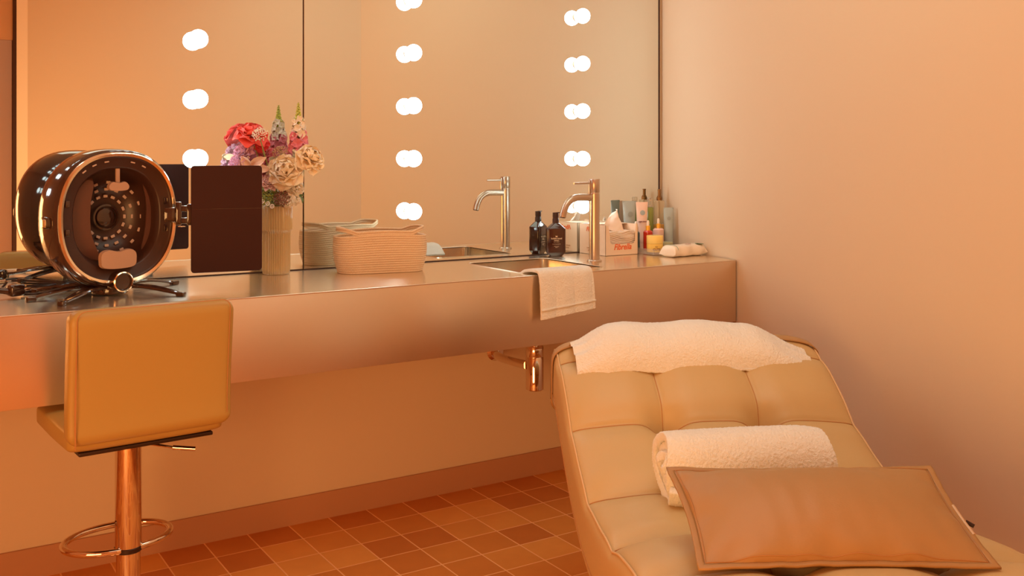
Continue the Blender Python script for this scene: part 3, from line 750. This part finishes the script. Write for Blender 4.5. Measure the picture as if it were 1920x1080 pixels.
bm.faces.new(rows[0][::-1]); bm.faces.new(rows[-1]); obj('vase_glass',bm,M_vase,vs,angle=60)
# ------------------------------------------------------------------ flowers
def fmat(n,c,c2=None,sc=60): return mat(n,c,.6,var=((c2 or tuple(x*.85 for x in c)),sc),sheen=.2,sss=.25)
F_coral=fmat('coral_petal',(.95,.15,.12),(.88,.09,.075)); F_red=fmat('red_petal',(.86,.055,.06),(.70,.03,.04))
F_lilac=fmat('lilac_petal',(.92,.62,.78),(.85,.52,.68)); F_pink=fmat('pink_petal',(.85,.30,.36),(.75,.2,.28)); F_pale=fmat('pale_pink_petal',(.98,.74,.68),(.93,.62,.58))
F_cream=fmat('cream_petal',(1,.86,.64),(.97,.76,.50)); F_white=fmat('ivory_petal',(.96,.86,.72)); F_lime=fmat('lime_bud',(.62,.62,.10),(.45,.48,.06)); F_green=fmat('green_floret',(.40,.42,.06),(.28,.32,.05)); F_brown=fmat('brown_floret',(.30,.12,.06),(.22,.08,.05)); F_peach=fmat('peach_petal',(.98,.76,.60),(.93,.62,.48))
Rt_=Vector((math.cos(TH),-math.sin(TH),0)); Fw=Vector((math.sin(TH),math.cos(TH),0)); UP=Vector((0,0,1))
def fpos(px,py,tow=0):   # place by plan offset around the vase (1 px = 1.79 mm at the vase)
    k=.001845
    return Vector((VX,VY,0))+Rt_*((px-518)*k)-Fw*tow+UP*(CH-(py-297)*k)
def frame(n,twist=0):
    n=n.normalized(); a=n.orthogonal().normalized(); b=n.cross(a); M=Matrix((a,b,n)).transposed().to_4x4(); return M@Matrix.Rotation(twist,4,'Z')
def petal(bm,M,L,W,cup,curl,ruf=0,nu=10,nv=11,tilt=0,seed=0,notch=0):
    # base at origin, grows along local +x leaning up to +z
    def f(u,v):
        w=W*(.25+.75*min(1,u/.5)**.7)*math.sqrt(max(.02,1-max(0,(u-.55)/.47)**2.6)); y=(v-.5)*2
        lift=tilt; a=lift+ -curl*u*u
        x=0;z=0; n=8
        for i in range(n):
            uu=u*(i+.5)/n; aa=tilt-curl*uu*uu; x+=math.cos(aa)*u*L/n; z+=math.sin(aa)*u*L/n
        cy=cup*(y*y)*W*.5
        r=ruf*math.sin(v*19+seed)*u*u+ruf*.7*noise.noise(Vector((u*4,v*4,seed)))
        x2=x-abs(y)**2.4*L*.10*u - notch*L*(1-abs(y))*u*u
        return M@Vector((x2-math.sin(tilt)*cy,y*w*.5,z+math.cos(tilt)*cy+r))
    grid(bm,nu,nv,f)
def rose(bm,c,n,Rr,lay=5,ruf=.0,open_=1.0,seed=0):
    B=Matrix.Translation(c)@frame(n,seed)
    k=0
    for l in range(lay):
        g=l/(lay-1); cnt=3+min(l,2)
        for i in range(cnt):
            k+=1; a=2*PI*i/cnt+l*.7+rnd.uniform(-.15,.15)
            tilt=R(88-68*g*open_)+rnd.uniform(-.08,.08); L=Rr*(.55+.50*g); W=Rr*(.80+.72*g)
            M=B@Matrix.Rotation(a,4,'Z')@Matrix.Translation((Rr*(.04+.16*g),0,-Rr*.35*g))
            petal(bm,M,L,W,.75-.35*g,.5+1.0*g,ruf+.0012*g,seed=k+seed,tilt=tilt)
def ruffle(bm,c,n,Rr,cnt=34,seed=0,ruf=.003):
    B=Matrix.Translation(c)@frame(n,seed)
    for i in range(cnt):
        g=i/cnt; a=i*2.4+seed; tilt=R(85-80*g)
        M=B@Matrix.Rotation(a,4,'Z')@Matrix.Translation((Rr*.15*g,0,-Rr*.2*g))
        petal(bm,M,Rr*(.65+.35*g),Rr*.62,.3,.3,ruf,nu=7,nv=9,tilt=tilt,seed=i*1.7+seed)
def ball(bm,c,r,n=1,sy=1):
    s=bmesh.ops.create_icosphere(bm,subdivisions=n,radius=r); bmesh.ops.translate(bm,vec=c,verts=s['verts'])
def umbel(bm,c,n,Rr,cnt,r0,seed=0,flat=.5):
    B=Matrix.Translation(c)@frame(n)
    for i in range(cnt):
        g=math.sqrt((i+.5)/cnt); a=i*2.39996; rr=Rr*g
        p=B@Vector((rr*math.cos(a),rr*math.sin(a),Rr*flat*(1-g*g)+rnd.uniform(-.002,.002)))
        for q in range(4):
            d=Vector((rnd.uniform(-1,1),rnd.uniform(-1,1),rnd.uniform(-1,1)))*r0*.8; ball(bm,p+d,r0*rnd.uniform(.5,.9),1)
def stem(t,c,off=(0,0)):
    bm=bmesh.new(); a=Vector(c); base=Vector((VX+off[0]*.5,VY+off[1]*.5,CT+.02)); neck=Vector((VX+off[0],VY+off[1],CT+.225))
    tube(bm,[p-t.location for p in smoothpts([a,a.lerp(neck,.5)+Vector((0,0,.005)),neck,base.lerp(neck,.4),base],20)],.0019,6); obj('stem',bm,M_stem,t)
def flower(name,label,cat,c,build,m,grp='cut flowers in the ribbed vase',st=True):
    t=thing(name,label,cat,(c.x,c.y,c.z),0,grp)
    bm=bmesh.new(); build(bm,Vector((0,0,0))); obj('bloom',bm,m,t,angle=80)
    a=rnd.uniform(0,6.28); r=rnd.uniform(.008,.03)
    if st: stem(t,c-Vector((0,0,.01)),(r*math.cos(a),r*math.sin(a)))
    return t
tc=-Fw
def dirn(rx,up,tow): return (Rt_*rx+UP*up+tc*tow)
c=fpos(477,250,.045); t=flower('red_rose','big coral red rose at the top left of the bouquet','flower',c,lambda b,o:rose(b,o,dirn(.15,.85,.5),.054,5,.001,1.0,1.7),F_coral)
bm=bmesh.new()
for a_ in (2.0,3.4,4.6): petal(bm,frame(dirn(.1,.45,.8),a_),.052,.040,.3,1.0,.001,tilt=-.1,seed=a_)
obj('outer_petals',bm,F_red,t)
c=fpos(494,270,.03); flower('red_rose','small dark red bloom under the white lacy umbel','flower',c,lambda b,o:rose(b,o,dirn(.3,.1,.9),.028,3,.001,1.2,.2),F_red)
for (px,py,tow,rr,lab,mm) in ((464,287,.05,.041,'lilac pink carnation in the middle, under the red rose',F_lilac),(496,290,.0,.034,'mauve pink carnation behind the thin stems in the middle',F_pink),(456,306,.06,.038,'pale lilac carnation just over the top edge of the tablet',F_lilac),(512,342,.055,.034,'pale pink ruffled carnation under the big cream rose',F_pale),(500,318,.0,.036,'dusky pink carnation behind the cream rose',F_pink),(486,345,.01,.036,'rosy carnation mostly hidden by the tablet',F_pink)):
    c=fpos(px,py,tow); flower('carnation',lab,'flower',c,lambda b,o:ruffle(b,o,dirn((px-505)/150,.5,.8),rr,34,px,.0035),mm)
c=fpos(541,319,.055); t=flower('garden_rose','large cream garden rose low in front of the bouquet','flower',c,lambda b,o:rose(b,o,dirn(.1,.45,.95),.060,6,.0025,1.0,.9),F_cream)
c=fpos(585,295,.02); t=flower('garden_rose','cream garden rose at the far right of the bouquet','flower',c,lambda b,o:rose(b,o,dirn(.65,.55,.6),.053,6,.0025,1.05,2.2),F_cream)
c=fpos(556,352,.03); flower('ivory_rose','ivory bloom under the cream rose, by the mirror joint','flower',c,lambda b,o:rose(b,o,dirn(.5,-.2,.8),.036,4,.002,1.1,3.2),F_white)
c=fpos(546,378,.045); flower('ivory_freesia','small ivory bloom drooping over the vase rim','flower',c,lambda b,o:rose(b,o,dirn(.3,-.5,.8),.027,3,.002,1.2,1.2),F_white)
c=fpos(559,376,.02); flower('wax_flower','tiny white wax blossom hanging right of the vase rim','flower',c,lambda b,o:rose(b,o,dirn(.8,-.2,.5),.018,3,.001,1.2,4),F_white)
# long petalled lily
t=thing('peach_lily','peach lily with long folded petals lying across the tablet corner','flower',fpos(478,312,.06),0,'cut flowers in the ribbed vase')
bm=bmesh.new(); 
for a,L,W,ti in ((-.15,.075,.030,.35),(.5,.070,.032,.5),(2.9,.06,.03,.5),(-.9,.075,.028,.1),(2.2,.05,.03,.7)):
    petal(bm,Matrix((Rt_*math.cos(a)+UP*math.sin(a),-Rt_*math.sin(a)+UP*math.cos(a),tc)).transposed().to_4x4(),L,W,.5,1.1,.0015,tilt=ti,seed=a)
obj('bloom',bm,F_peach,t); stem(t,fpos(480,322,.05),(-.02,-.02))
t=thing('pale_lily','pale petalled lily petal sticking out left of the lilac carnations','flower',fpos(450,294,.04),0,'cut flowers in the ribbed vase')
bm=bmesh.new(); petal(bm,Matrix((-Rt_,-UP,tc)).transposed().to_4x4(),.045,.022,.5,.3,.001,tilt=.1,seed=2); petal(bm,Matrix((-Rt_*.8-UP*.5,-UP,tc)).transposed().to_4x4(),.03,.018,.5,.3,.001,tilt=.1,seed=4); obj('bloom',bm,F_cream,t); stem(t,fpos(458,298,.01),(-.03,-.01))
# snapdragons
def snap(lab,px,top,bot,tow,parts):
    c=fpos(px,bot,tow); t=thing('snapdragon',lab,'flower',c,0,'cut flowers in the ribbed vase'); Ht=(bot-top)*.001845
    for nm,m,z0,z1,s0,s1,cnt in parts:
        bm=bmesh.new()
        for i in range(cnt):
            g=i/max(1,cnt-1); z=Ht*(z0+(z1-z0)*g); s=s0+(s1-s0)*g; a=i*2.4
            o=Vector((math.cos(a),math.sin(a),0)); p=o*(s*.55)+UP*z
            if nm=='buds': ball(bm,p,s*.42,1)
            else:
                M=Matrix.Translation(p*1.0)@frame((o+UP*.15),i)
                for q in range(4): petal(bm,M@Matrix.Rotation(q*PI/2+.3,4,'Z'),s*.75,s*.8,.4,1.2,.0018,nu=5,nv=6,tilt=.7,seed=i+q)
        obj(nm,bm,m,t)
    bm=bmesh.new(); tube(bm,[(0,0,-.01),(0,0,Ht*.99)],.0018,6); obj('spike',bm,M_stem,t); stem(t,c,((px-518)*.0006,-.01))
snap('snapdragon spike with pink, cream and green blossoms against the mirror joint',559,191,287,-.005,[('pink_blossoms',F_pink,0,.34,.036,.031,14),('blossoms',F_white,.32,.66,.030,.020,16),('buds',F_lime,.55,.98,.018,.005,38)])
c=fpos(499,253,.085); flower('lace_umbel','white lacy umbel standing before the red roses','flower',c,lambda b,o:umbel(b,o,dirn(0,.5,.9),.026,46,.0028,flat=.45),F_white)
c=fpos(527,285,.01); flower('lace_umbel','brownish cream lacy umbel in the middle, over the cream rose','flower',c,lambda b,o:umbel(b,o,dirn(0,.7,.6),.028,44,.0028),fmat('beige_floret',(.75,.50,.30),(.45,.25,.14),200))
c=fpos(507,364,.045); flower('green_hydrangea','moss green flower cluster just over the vase rim','flower',c,lambda b,o:umbel(b,o,dirn(-.1,.5,.9),.036,60,.0036,flat=.5),F_green)
c=fpos(535,371,.055); flower('scabiosa','round dark brown seed head over the vase rim','flower',c,lambda b,o:umbel(b,o,dirn(.1,.2,1),.027,60,.003,flat=.7),F_brown)
for i,(px,py,lab) in enumerate(((501,376,'leftmost of three tiny white ring blossoms over the vase rim'),(511,380,'middle one of three tiny white ring blossoms over the vase rim'),(519,385,'rightmost of three tiny white ring blossoms over the vase rim'))):
    c=fpos(px,py,.066)
    def b_(b,o):
        B=frame(dirn(0,.2,1))
        tube(b,[B@Vector((.0062*math.cos(a*PI/8),.0062*math.sin(a*PI/8),0)) for a in range(16)],.0022,6,closed=True); ball(b,o,.0028)
    flower('ring_blossom',lab,'flower',c,b_,F_white,'tiny ring blossoms')
t=thing('foliage_sprig','dark green leafy sprig between the flowers over the vase','leaves',fpos(535,350,.01),0)
bm=bmesh.new()
for k in range(26):
    a=rnd.uniform(0,6.28); p=Vector((rnd.uniform(-.06,.05),rnd.uniform(-.03,.03),rnd.uniform(-.045,.04)))
    petal(bm,Matrix.Translation(Rt_*p.x+Fw*(p.y+.01)+UP*p.z)@frame(dirn(rnd.uniform(-1,1),rnd.uniform(0,1),rnd.uniform(-.2,1)),a),.036,.014,.3,.6,0,nu=6,nv=4,tilt=.6,seed=k)
obj('leaves',bm,M_leaf,t); stem(t,fpos(535,360,.01),(.0,.01))
# ------------------------------------------------------------------ black pump bottle
G_bot=mat('dark_brown_glass_bottle',(.050,.012,.007),.10,coat=.6); G_cap=mat('matt_brown_black_pump',(.045,.014,.010),.4)
M_print=mat('cream_print',(.88,.66,.45),.6); M_orange=mat('orange_red_print',(.82,.16,.045),.6); M_card=mat('cream_carton',(.90,.68,.50),.7); M_cardin=mat('inner_carton',(.70,.42,.24),.8)
bt=thing('pump_bottle','dark brown angular pump bottle with cream print, between sink and mirror','bottle',(2.337,-.071,CT),-R(26))
bm=bmesh.new()
lv=[(0,.024,.017,.004),(.001,.025,.018,.005),(.014,.0375,.0235,.008),(.018,.0385,.0245,.008),(.110,.0385,.0245,.008),(.114,.0375,.024,.008),(.132,.018,.015,.010),(.136,.0125,.0125,.0124),(.140,.0120,.0120,.0119)]
rows=[[bm.verts.new((x,y,z)) for x,y in rrect(-a,a,-b,b,r,5)] for z,a,b,r in lv]
for a,b in zip(rows,rows[1:]):
    n=len(a)
    for k in range(n): bm.faces.new((a[k],a[(k+1)%n],b[(k+1)%n],b[k]))
bm.faces.new(rows[0][::-1]); bm.faces.new(rows[-1]); obj('bottle_body',bm,G_bot,bt,angle=25)
bm=bmesh.new(); lathe(bm,[(.001,.136),(.0135,.136),(.0132,.152),(.0118,.154),(.0118,.158),(.0125,.160),(.0125,.178),(.001,.179)],28); box(bm,(.014,0,.1775),(.026,.010,.004),.0015); pu=obj('pump',bm,G_cap,bt)
FT=lambda x,y,z: Matrix.Translation((x,y,z))@Matrix.Rotation(R(90),4,'X')
bb=None
body=[o for o in bt.children if o.name.startswith('bottle_body')][0]
bm=bmesh.new()
for k in range(5): ball(bm,Vector((-.004+.002*k,0,.003+(.002 if k%2==0 else 0))),.0009,1)
box(bm,(0,0,.001),(.008,.0006,.003)); bmesh.ops.translate(bm,vec=(0,-.0248,.080),verts=bm.verts); obj('crown_mark',bm,M_print,body)
for i,(s,sz,z) in enumerate((('bubble bond',.0088,.0735),('shampoo',.0056,.066),('gentle cleanse',.0040,.060),('for soft shiny daily hair',.0036,.051),('all hair types',.0040,.042),('300 ml',.0036,.0375))):
    text('printed_line',s,sz,M_print,body,FT(0,-.0249,z),bold=.00012 if i<2 else 0)
    text('printed_line',s,sz*.8,M_print,body,FT(0,.0249,z)@Matrix.Rotation(PI,4,'Y'))
# ------------------------------------------------------------------ tissue box
TB=thing('tissue_box','cream carton box of wipes with orange lettering and open scooped front, right of the tap','tissue box',(2.585,-.104,CT))
w,dp,hh_=.085,.089,.127
def prism(bm,outline,y0,y1,M=Matrix.Identity(4)):
    a=[bm.verts.new(M@Vector((x,y0,z))) for x,z in outline]; b=[bm.verts.new(M@Vector((x,y1,z))) for x,z in outline]; n=len(a)
    bm.faces.new(a); bm.faces.new(b[::-1])
    for i in range(n): bm.faces.new((a[i],a[(i+1)%n],b[(i+1)%n],b[i]))
bm=bmesh.new()
cut=[]; 
for k in range(9): a=R(180+90*k/8); cut.append((-w+.034+.012+.016*math.cos(a)-.006,.063+.016*math.sin(a)+.016-.016))
cut2=[]
for k in range(9): a=R(270+90*k/8); cut2.append((w-.030+.016*math.cos(a),.063+.016*math.sin(a)))
outl=[(-w,0),(w,0),(w,hh_),(w-.010,hh_),(w-.013,.09)]+cut2[::-1]+cut[::-1]+[(-w+.020,.105),(-w+.012,hh_-.004),(-w,hh_-.002)]
prism(bm,outl,-dp,-dp+.0012); 
box(bm,(-w+.0006,0,hh_/2),(.0012,2*dp,hh_)); box(bm,(w-.0006,0,hh_/2),(.0012,2*dp,hh_)); box(bm,(0,dp-.0006,hh_/2),(2*w,.0012,hh_)); box(bm,(0,0,.001),(2*w,2*dp,.0015)); box(bm,(0,.035,hh_-.001),(2*w,.108,.0012))
cb_=obj('carton',bm,M_card,TB,smooth=False)
text('front_lettering','Fibrella',.034,M_orange,cb_,FT(.004,-dp-.0003,.034),bold=.0009,shear=.28,sx=.92)
text('side_lettering','Fibrella',.026,M_orange,cb_,Matrix.Translation((-w-.0003,.004,.104))@Matrix.Rotation(R(-90),4,'Z')@Matrix.Rotation(R(90),4,'X'),bold=.0007,shear=.28)
text('side_print','STRONG WIPES',.008,mat('brown_print',(.55,.28,.14),.7),cb_,Matrix.Translation((-w-.0003,.01,.026))@Matrix.Rotation(R(-90),4,'Z')@Matrix.Rotation(R(90),4,'X'))
text('side_print','50 SHEETS',.008,bpy.data.materials['brown_print'],cb_,Matrix.Translation((-w-.0003,.01,.016))@Matrix.Rotation(R(-90),4,'Z')@Matrix.Rotation(R(90),4,'X'))
M_tis=mat('tissue_paper',(.95,.80,.68),.9,sss=.2)
bm=bmesh.new()
for k in range(10):
    z=.048+k*.0055; n=40
    def f(u,v,z=z,k=k): return Vector(((u-.5)*2*(w-.006),-dp+.012+v*(2*dp-.03),z+.0022*math.sin(u*13+k*.4)+.002*math.sin(u*5+k)))
    grid(bm,n,4,f)
o=obj('tissue_stack',bm,M_tis,TB,angle=80); sm=o.modifiers.new('t','SOLIDIFY'); sm.thickness=.004
bm=bmesh.new()
def tis(u,v):
    x=-.066+u*.100*(1-.80*v)+v*.066; z=.098+v*.090-.030*max(0,.6-u)*v
    return Vector((x,-.045+.020*math.sin(u*5+v*2)*(1-.3*v)+.012*v+.006*noise.noise(Vector((u*4,v*4,2))),z+.003*math.sin(u*17)*(1-v)))
grid(bm,40,30,tis); o=obj('pulled_tissue',bm,M_tis,TB,angle=80); sm=o.modifiers.new('t','SOLIDIFY'); sm.thickness=.0012
# ------------------------------------------------------------------ acrylic tray and skin care products
M_acr=mat('clear_acrylic',(.95,.85,.75),.04,alpha=.16,coat=1,spec=1)
TZ=CT+.011
ty=thing('acrylic_tray','clear low acrylic tray under the skin care bottles in the corner','tray',(0,0,CT))
bm=bmesh.new(); box(bm,(2.783,-.152,.0062),(.205,.262,.009),.002); o=obj('tray_base',bm,M_acr,ty)
bm=bmesh.new()
for c_,s_ in (((2.783,-.281,.014),(.205,.004,.024)),((2.783,-.023,.014),(.205,.004,.024)),((2.6825,-.152,.014),(.004,.262,.024)),((2.8835,-.152,.014),(.004,.262,.024))): box(bm,c_,s_,.001)
obj('tray_rim',bm,M_acr,ty)
def tubepack(name,label,x,y,h,wd,m,mcap,rz=0,deco=None,cat='tube'):
    t=thing(name,label,cat,(x,y,TZ),rz,'skin care tubes')
    bm=bmesh.new(); caph=.028; seg=40; rows=[]
    for i in range(15):
        g=i/14; z=caph+(h-caph)*g; a=.0185+(wd/2-.0185)*g**.8; b=.0185*(1-g)**.75+.0012
        rows.append([bm.verts.new((a*math.copysign(abs(math.cos(2*PI*k/seg))**.9,math.cos(2*PI*k/seg)),b*math.sin(2*PI*k/seg),z)) for k in range(seg)])
    for a,b in zip(rows,rows[1:]):
        for k in range(seg): bm.faces.new((a[k],a[(k+1)%seg],b[(k+1)%seg],b[k]))
    bm.faces.new(rows[-1]); bd=obj('tube_body',bm,m,t,angle=60)
    bm=bmesh.new(); box(bm,(0,0,h-.004),(wd,.0026,.008),.0005); obj('crimped_end',bm,mcap,bd)
    bm=bmesh.new(); lathe(bm,[(.001,0),(.0175,0),(.018,.002),(.018,caph),(.001,caph)],32); obj('cap',bm,mcap,t)
    if deco: deco(t,bd,h,wd)
    return t
P_blue=mat('grey_blue_tube',(.42,.48,.46),.35); P_blue2=mat('grey_blue_cap',(.34,.38,.36),.35); P_pink=mat('pale_pink_tube',(.90,.64,.52),.35); P_grey=mat('label_grey_blue',(.40,.46,.47),.4); P_ink=mat('dark_red_ink',(.20,.03,.02),.5)
def disc(t,par,z,r,y,m):
    bm=bmesh.new(); lathe(bm,[(.0005,0),(r,0),(r,.0006),(.0005,.0006)],32,FT(0,y,z)); obj('round_emblem',bm,m,par)
def d1(t,bd,h,wd): disc(t,bd,h*.72,.012,-.0120,P_blue2)
def d2(t,bd,h,wd):
    disc(t,bd,h*.77,.011,-.0115,P_grey); text('tube_lettering','night lotion',.0085,P_ink,bd,FT(0,-.0150,h*.58),bold=.0002,shear=.2)
VR=-TH
tubepack('cream_tube','wide grey blue cream tube standing behind the wipes box','x' and 2.737,-.056,.205,.064,P_blue,P_blue2,VR+.3,d1)
tubepack('cream_tube','pale pink cream tube with round grey emblem and dark script','x' and 2.787,-.080,.200,.054,P_pink,P_pink,VR+.15,d2)
tubepack('cream_tube','slim grey blue cream tube nearest the right wall','x' and 2.897,-.128,.186,.043,P_blue,P_blue2,VR,lambda t,bd,h,wd:disc(t,bd,h*.75,.008,-.0115,P_blue2)).location.z=CT
P_green=mat('green_gel',(.26,.30,.07),.15,coat=.5); P_clear=mat('clear_cap',(.9,.85,.78),.1,trans=.85)
t=thing('gel_bottle','slim green bottle with clear cap behind the dropper bottles','bottle',(2.850,-.058,TZ)); bm=bmesh.new(); lathe(bm,[(.001,0),(.0165,0),(.017,.003),(.017,.165),(.014,.175),(.001,.176)],32); obj('bottle_body',bm,P_green,t)
bm=bmesh.new(); lathe(bm,[(.001,.176),(.012,.176),(.0125,.214),(.010,.217),(.001,.217)],28); obj('cap',bm,P_clear,t)
P_amb=mat('amber_oil',(.90,.46,.10),.08,coat=1); P_glass=mat('clear_bottle_glass',(.95,.78,.5),.05,alpha=.35,coat=1); P_pump=mat('bronze_pump',(.23,.11,.03),.3,.5)
t=thing('spray_bottle','tall clear spray bottle of amber oil with bronze pump, in the corner','bottle',(2.905,-.058,CT)); bm=bmesh.new(); box(bm,(0,0,.163),(.041,.032,.105),.005,3); obj('bottle_body',bm,P_glass,t)
bm=bmesh.new(); box(bm,(0,0,.056),(.041,.032,.108),.004,3); obj('oil',bm,P_amb,t)
bm=bmesh.new(); lathe(bm,[(.001,.214),(.0125,.214),(.0125,.228),(.010,.230),(.0095,.234),(.007,.236),(.0065,.258),(.008,.259),(.008,.263),(.001,.264)],28); tube(bm,[(0,0,.214),(0,0,.03)],.0016,6); obj('spray_pump',bm,P_pump,t)
def dropper(label,x,y,h,r,m,mcap,off=0):
    t=thing('dropper_bottle',label,'bottle',(x,y,TZ),0,'dropper bottles'); bm=bmesh.new(); lathe(bm,[(.001,0),(r-.001,0),(r,.002),(r,h-.006),(r-.006,h),(.001,h)],36); obj('bottle_body',bm,m,t)
    bm=bmesh.new(); lathe(bm,[(.001,h),(.0095,h),(.0095,h+.020),(.001,h+.021)],28); obj('collar',bm,mcap,t)
    bm=bmesh.new(); lathe(bm,[(.001,h+.02),(.0052,h+.02),(.0058,h+.032),(.0045,h+.041),(.001,h+.043)],20); obj('rubber_bulb',bm,mat('white_rubber',(.93,.82,.7),.5) if 'white_rubber' not in bpy.data.materials else bpy.data.materials['white_rubber'],t)
    return t
P_gold=mat('golden_collar',(.92,.48,.06),.3,.3); P_red=mat('red_serum',(.55,.03,.012),.1,coat=.5); P_rose=mat('frosted_pink_glass',(.88,.58,.50),.3); P_navy=mat('teal_label',(.10,.16,.17),.3)
dropper('red serum dropper bottle with golden collar behind the yellow jar',2.756,-.157,.083,.020,P_red,P_gold)
dropper('frosted pink dropper bottle with golden collar, right of the red one',2.852,-.113,.086,.0235,P_rose,P_gold)
dropper('dark teal dropper bottle squeezed beside the wipes box',2.722,-.118,.078,.0165,P_navy,P_gold)
P_yel=mat('yellow_jar',(.93,.62,.14),.35); P_yel2=mat('yellow_jar_lid',(.95,.68,.20),.35); P_oliv=mat('olive_tin',(.42,.42,.20),.35)
t=thing('yellow_jar','round yellow jar with lid and small dark letters, at the front of the tray','jar',(2.727,-.235,TZ),-TH)
bm=bmesh.new(); lathe(bm,[(.001,0),(.033,0),(.034,.002),(.034,.034),(.001,.034)],48); jb=obj('jar_body',bm,P_yel,t)
bm=bmesh.new(); lathe(bm,[(.001,.0345),(.034,.0345),(.0345,.036),(.0345,.066),(.033,.068),(.001,.068)],48); obj('lid',bm,P_yel2,t)
text('jar_lettering','CUTE',.0125,P_ink,jb,Matrix.Rotation(R(4),4,'Z')@FT(0,-.0343,.011),bold=.0003); text('jar_lettering','THE',.006,P_ink,jb,Matrix.Rotation(R(2),4,'Z')@FT(0,-.0343,.022))
t=thing('olive_tin','flat olive green tin beside the yellow jar','tin',(2.843,-.176,TZ)); bm=bmesh.new(); lathe(bm,[(.001,0),(.026,0),(.027,.002),(.027,.020),(.001,.020)],40); obj('tin_body',bm,P_oliv,t)
bm=bmesh.new(); lathe(bm,[(.001,.0202),(.0275,.0202),(.0275,.031),(.001,.032)],40); obj('lid',bm,mat('olive_lid',(.52,.50,.30),.35),t)
# wipes pack
P_wp=mat('cream_foil_pack',(.93,.78,.62),.3); P_leafg=mat('green_print',(.10,.17,.06),.4)
t=thing('wipes_pack','soft cream pack of wipes with green leaf print, lying before the right wall','pack',(2.780,-.352,CT),R(4))
bm=bmesh.new()
def wp(u,v):
    x=(u-.5)*2; a=2*PI*v; e=min(1,(1-abs(x))/.16); e=math.sin(e*PI/2)**.8
    c,s=math.cos(a),math.sin(a); y=math.copysign(abs(c)**.55,c)*(.040+.006*(1-e)); z=math.copysign(abs(s)**.75,s)*(.0035+.020*e)
    return Vector((x*.098,y+.003*math.sin(x*8),z+.0245-.012*(1-e)+.0015*noise.noise(Vector((x*5,a,1)))+.0012*math.sin(y*240)*(1-e)))
V=grid(bm,70,48,wp,wrapv=True); bm.faces.new([r[0] for r in [V[0]]] and V[0]); bm.faces.new(V[-1][::-1]); pk=obj('pack_body',bm,P_wp,t,angle=70)
bm=bmesh.new()
for x,y,r_ in ((.058,-.026,.010),(.070,-.031,.011),(.066,-.012,.009)): 
    lathe(bm,[(.0005,0),(r_,0),(r_*.8,.0014),(.0005,.0018)],16,Matrix.Translation((x,y,+.0492-abs(x-.06)*.12)))
obj('leaf_print',bm,P_leafg,pk)
bm=bmesh.new(); tube(bm,[wp(.14,.02+.46*k/20)+Vector((0,0,.0005)) for k in range(21)],.0011,6); obj('green_stripe',bm,mat('teal_print',(.25,.40,.30),.4),pk)
text('pack_lettering','wipes',.014,mat('mauve_print',(.45,.20,.22),.5),pk,Matrix.Translation((.012,-.012,.0502)),bold=.0003)
# ------------------------------------------------------------------ lights
def area(name,loc,rot,size,power,col):
    l=bpy.data.lights.new(name,'AREA'); l.shape='RECTANGLE'; l.size=size[0]; l.size_y=size[1]; l.energy=power; l.color=col
    o=bpy.data.objects.new(name,l); link(o); o.location=loc; o.rotation_euler=rot; return o
AMB=(.86,1.06,.90)
area('ceiling_fill',(1.2,-1.9,H-.02),(0,0,0),(1.6,1.0),9.5,AMB)  # added fill from above, no known fixture, lifts the overall brightness
area('ceiling_fill',(1.95,-1.15,H-.02),(0,0,0),(.8,.8),4.5,AMB)  # second added overhead fill, brightens the right wall beside the lounge
area('side_fill',(-.88,-3.05,.80),(R(86),0,R(-64)),(1.5,1.25),52,(1,.50,.175))  # added orange fill out of view, warms the low walls and under the counter
W=bpy.data.worlds.new('room_world'); S.world=W; W.use_nodes=True; W.node_tree.nodes['Background'].inputs[0].default_value=(1,.5,.25,1); W.node_tree.nodes['Background'].inputs[1].default_value=.0
# ------------------------------------------------------------------ camera
cam=bpy.data.cameras.new('camera'); co=bpy.data.objects.new('camera',cam); link(co); co.location=(0,CY,CH); co.rotation_euler=(R(90),0,-TH)
cam.sensor_width=36; cam.lens=36*1859/1920; cam.shift_x=0; cam.shift_y=-(540-297)/1920; cam.clip_start=.05
S.camera=co
S.view_settings.view_transform='Standard'; S.view_settings.look='None'; S.view_settings.gamma=1; S.view_settings.exposure=0.0; S.view_settings.use_curve_mapping=False
S.cycles.max_bounces=10; S.cycles.diffuse_bounces=6; S.cycles.transmission_bounces=8; S.cycles.glossy_bounces=6; S.cycles.caustics_refractive=False; S.cycles.sample_clamp_indirect=6
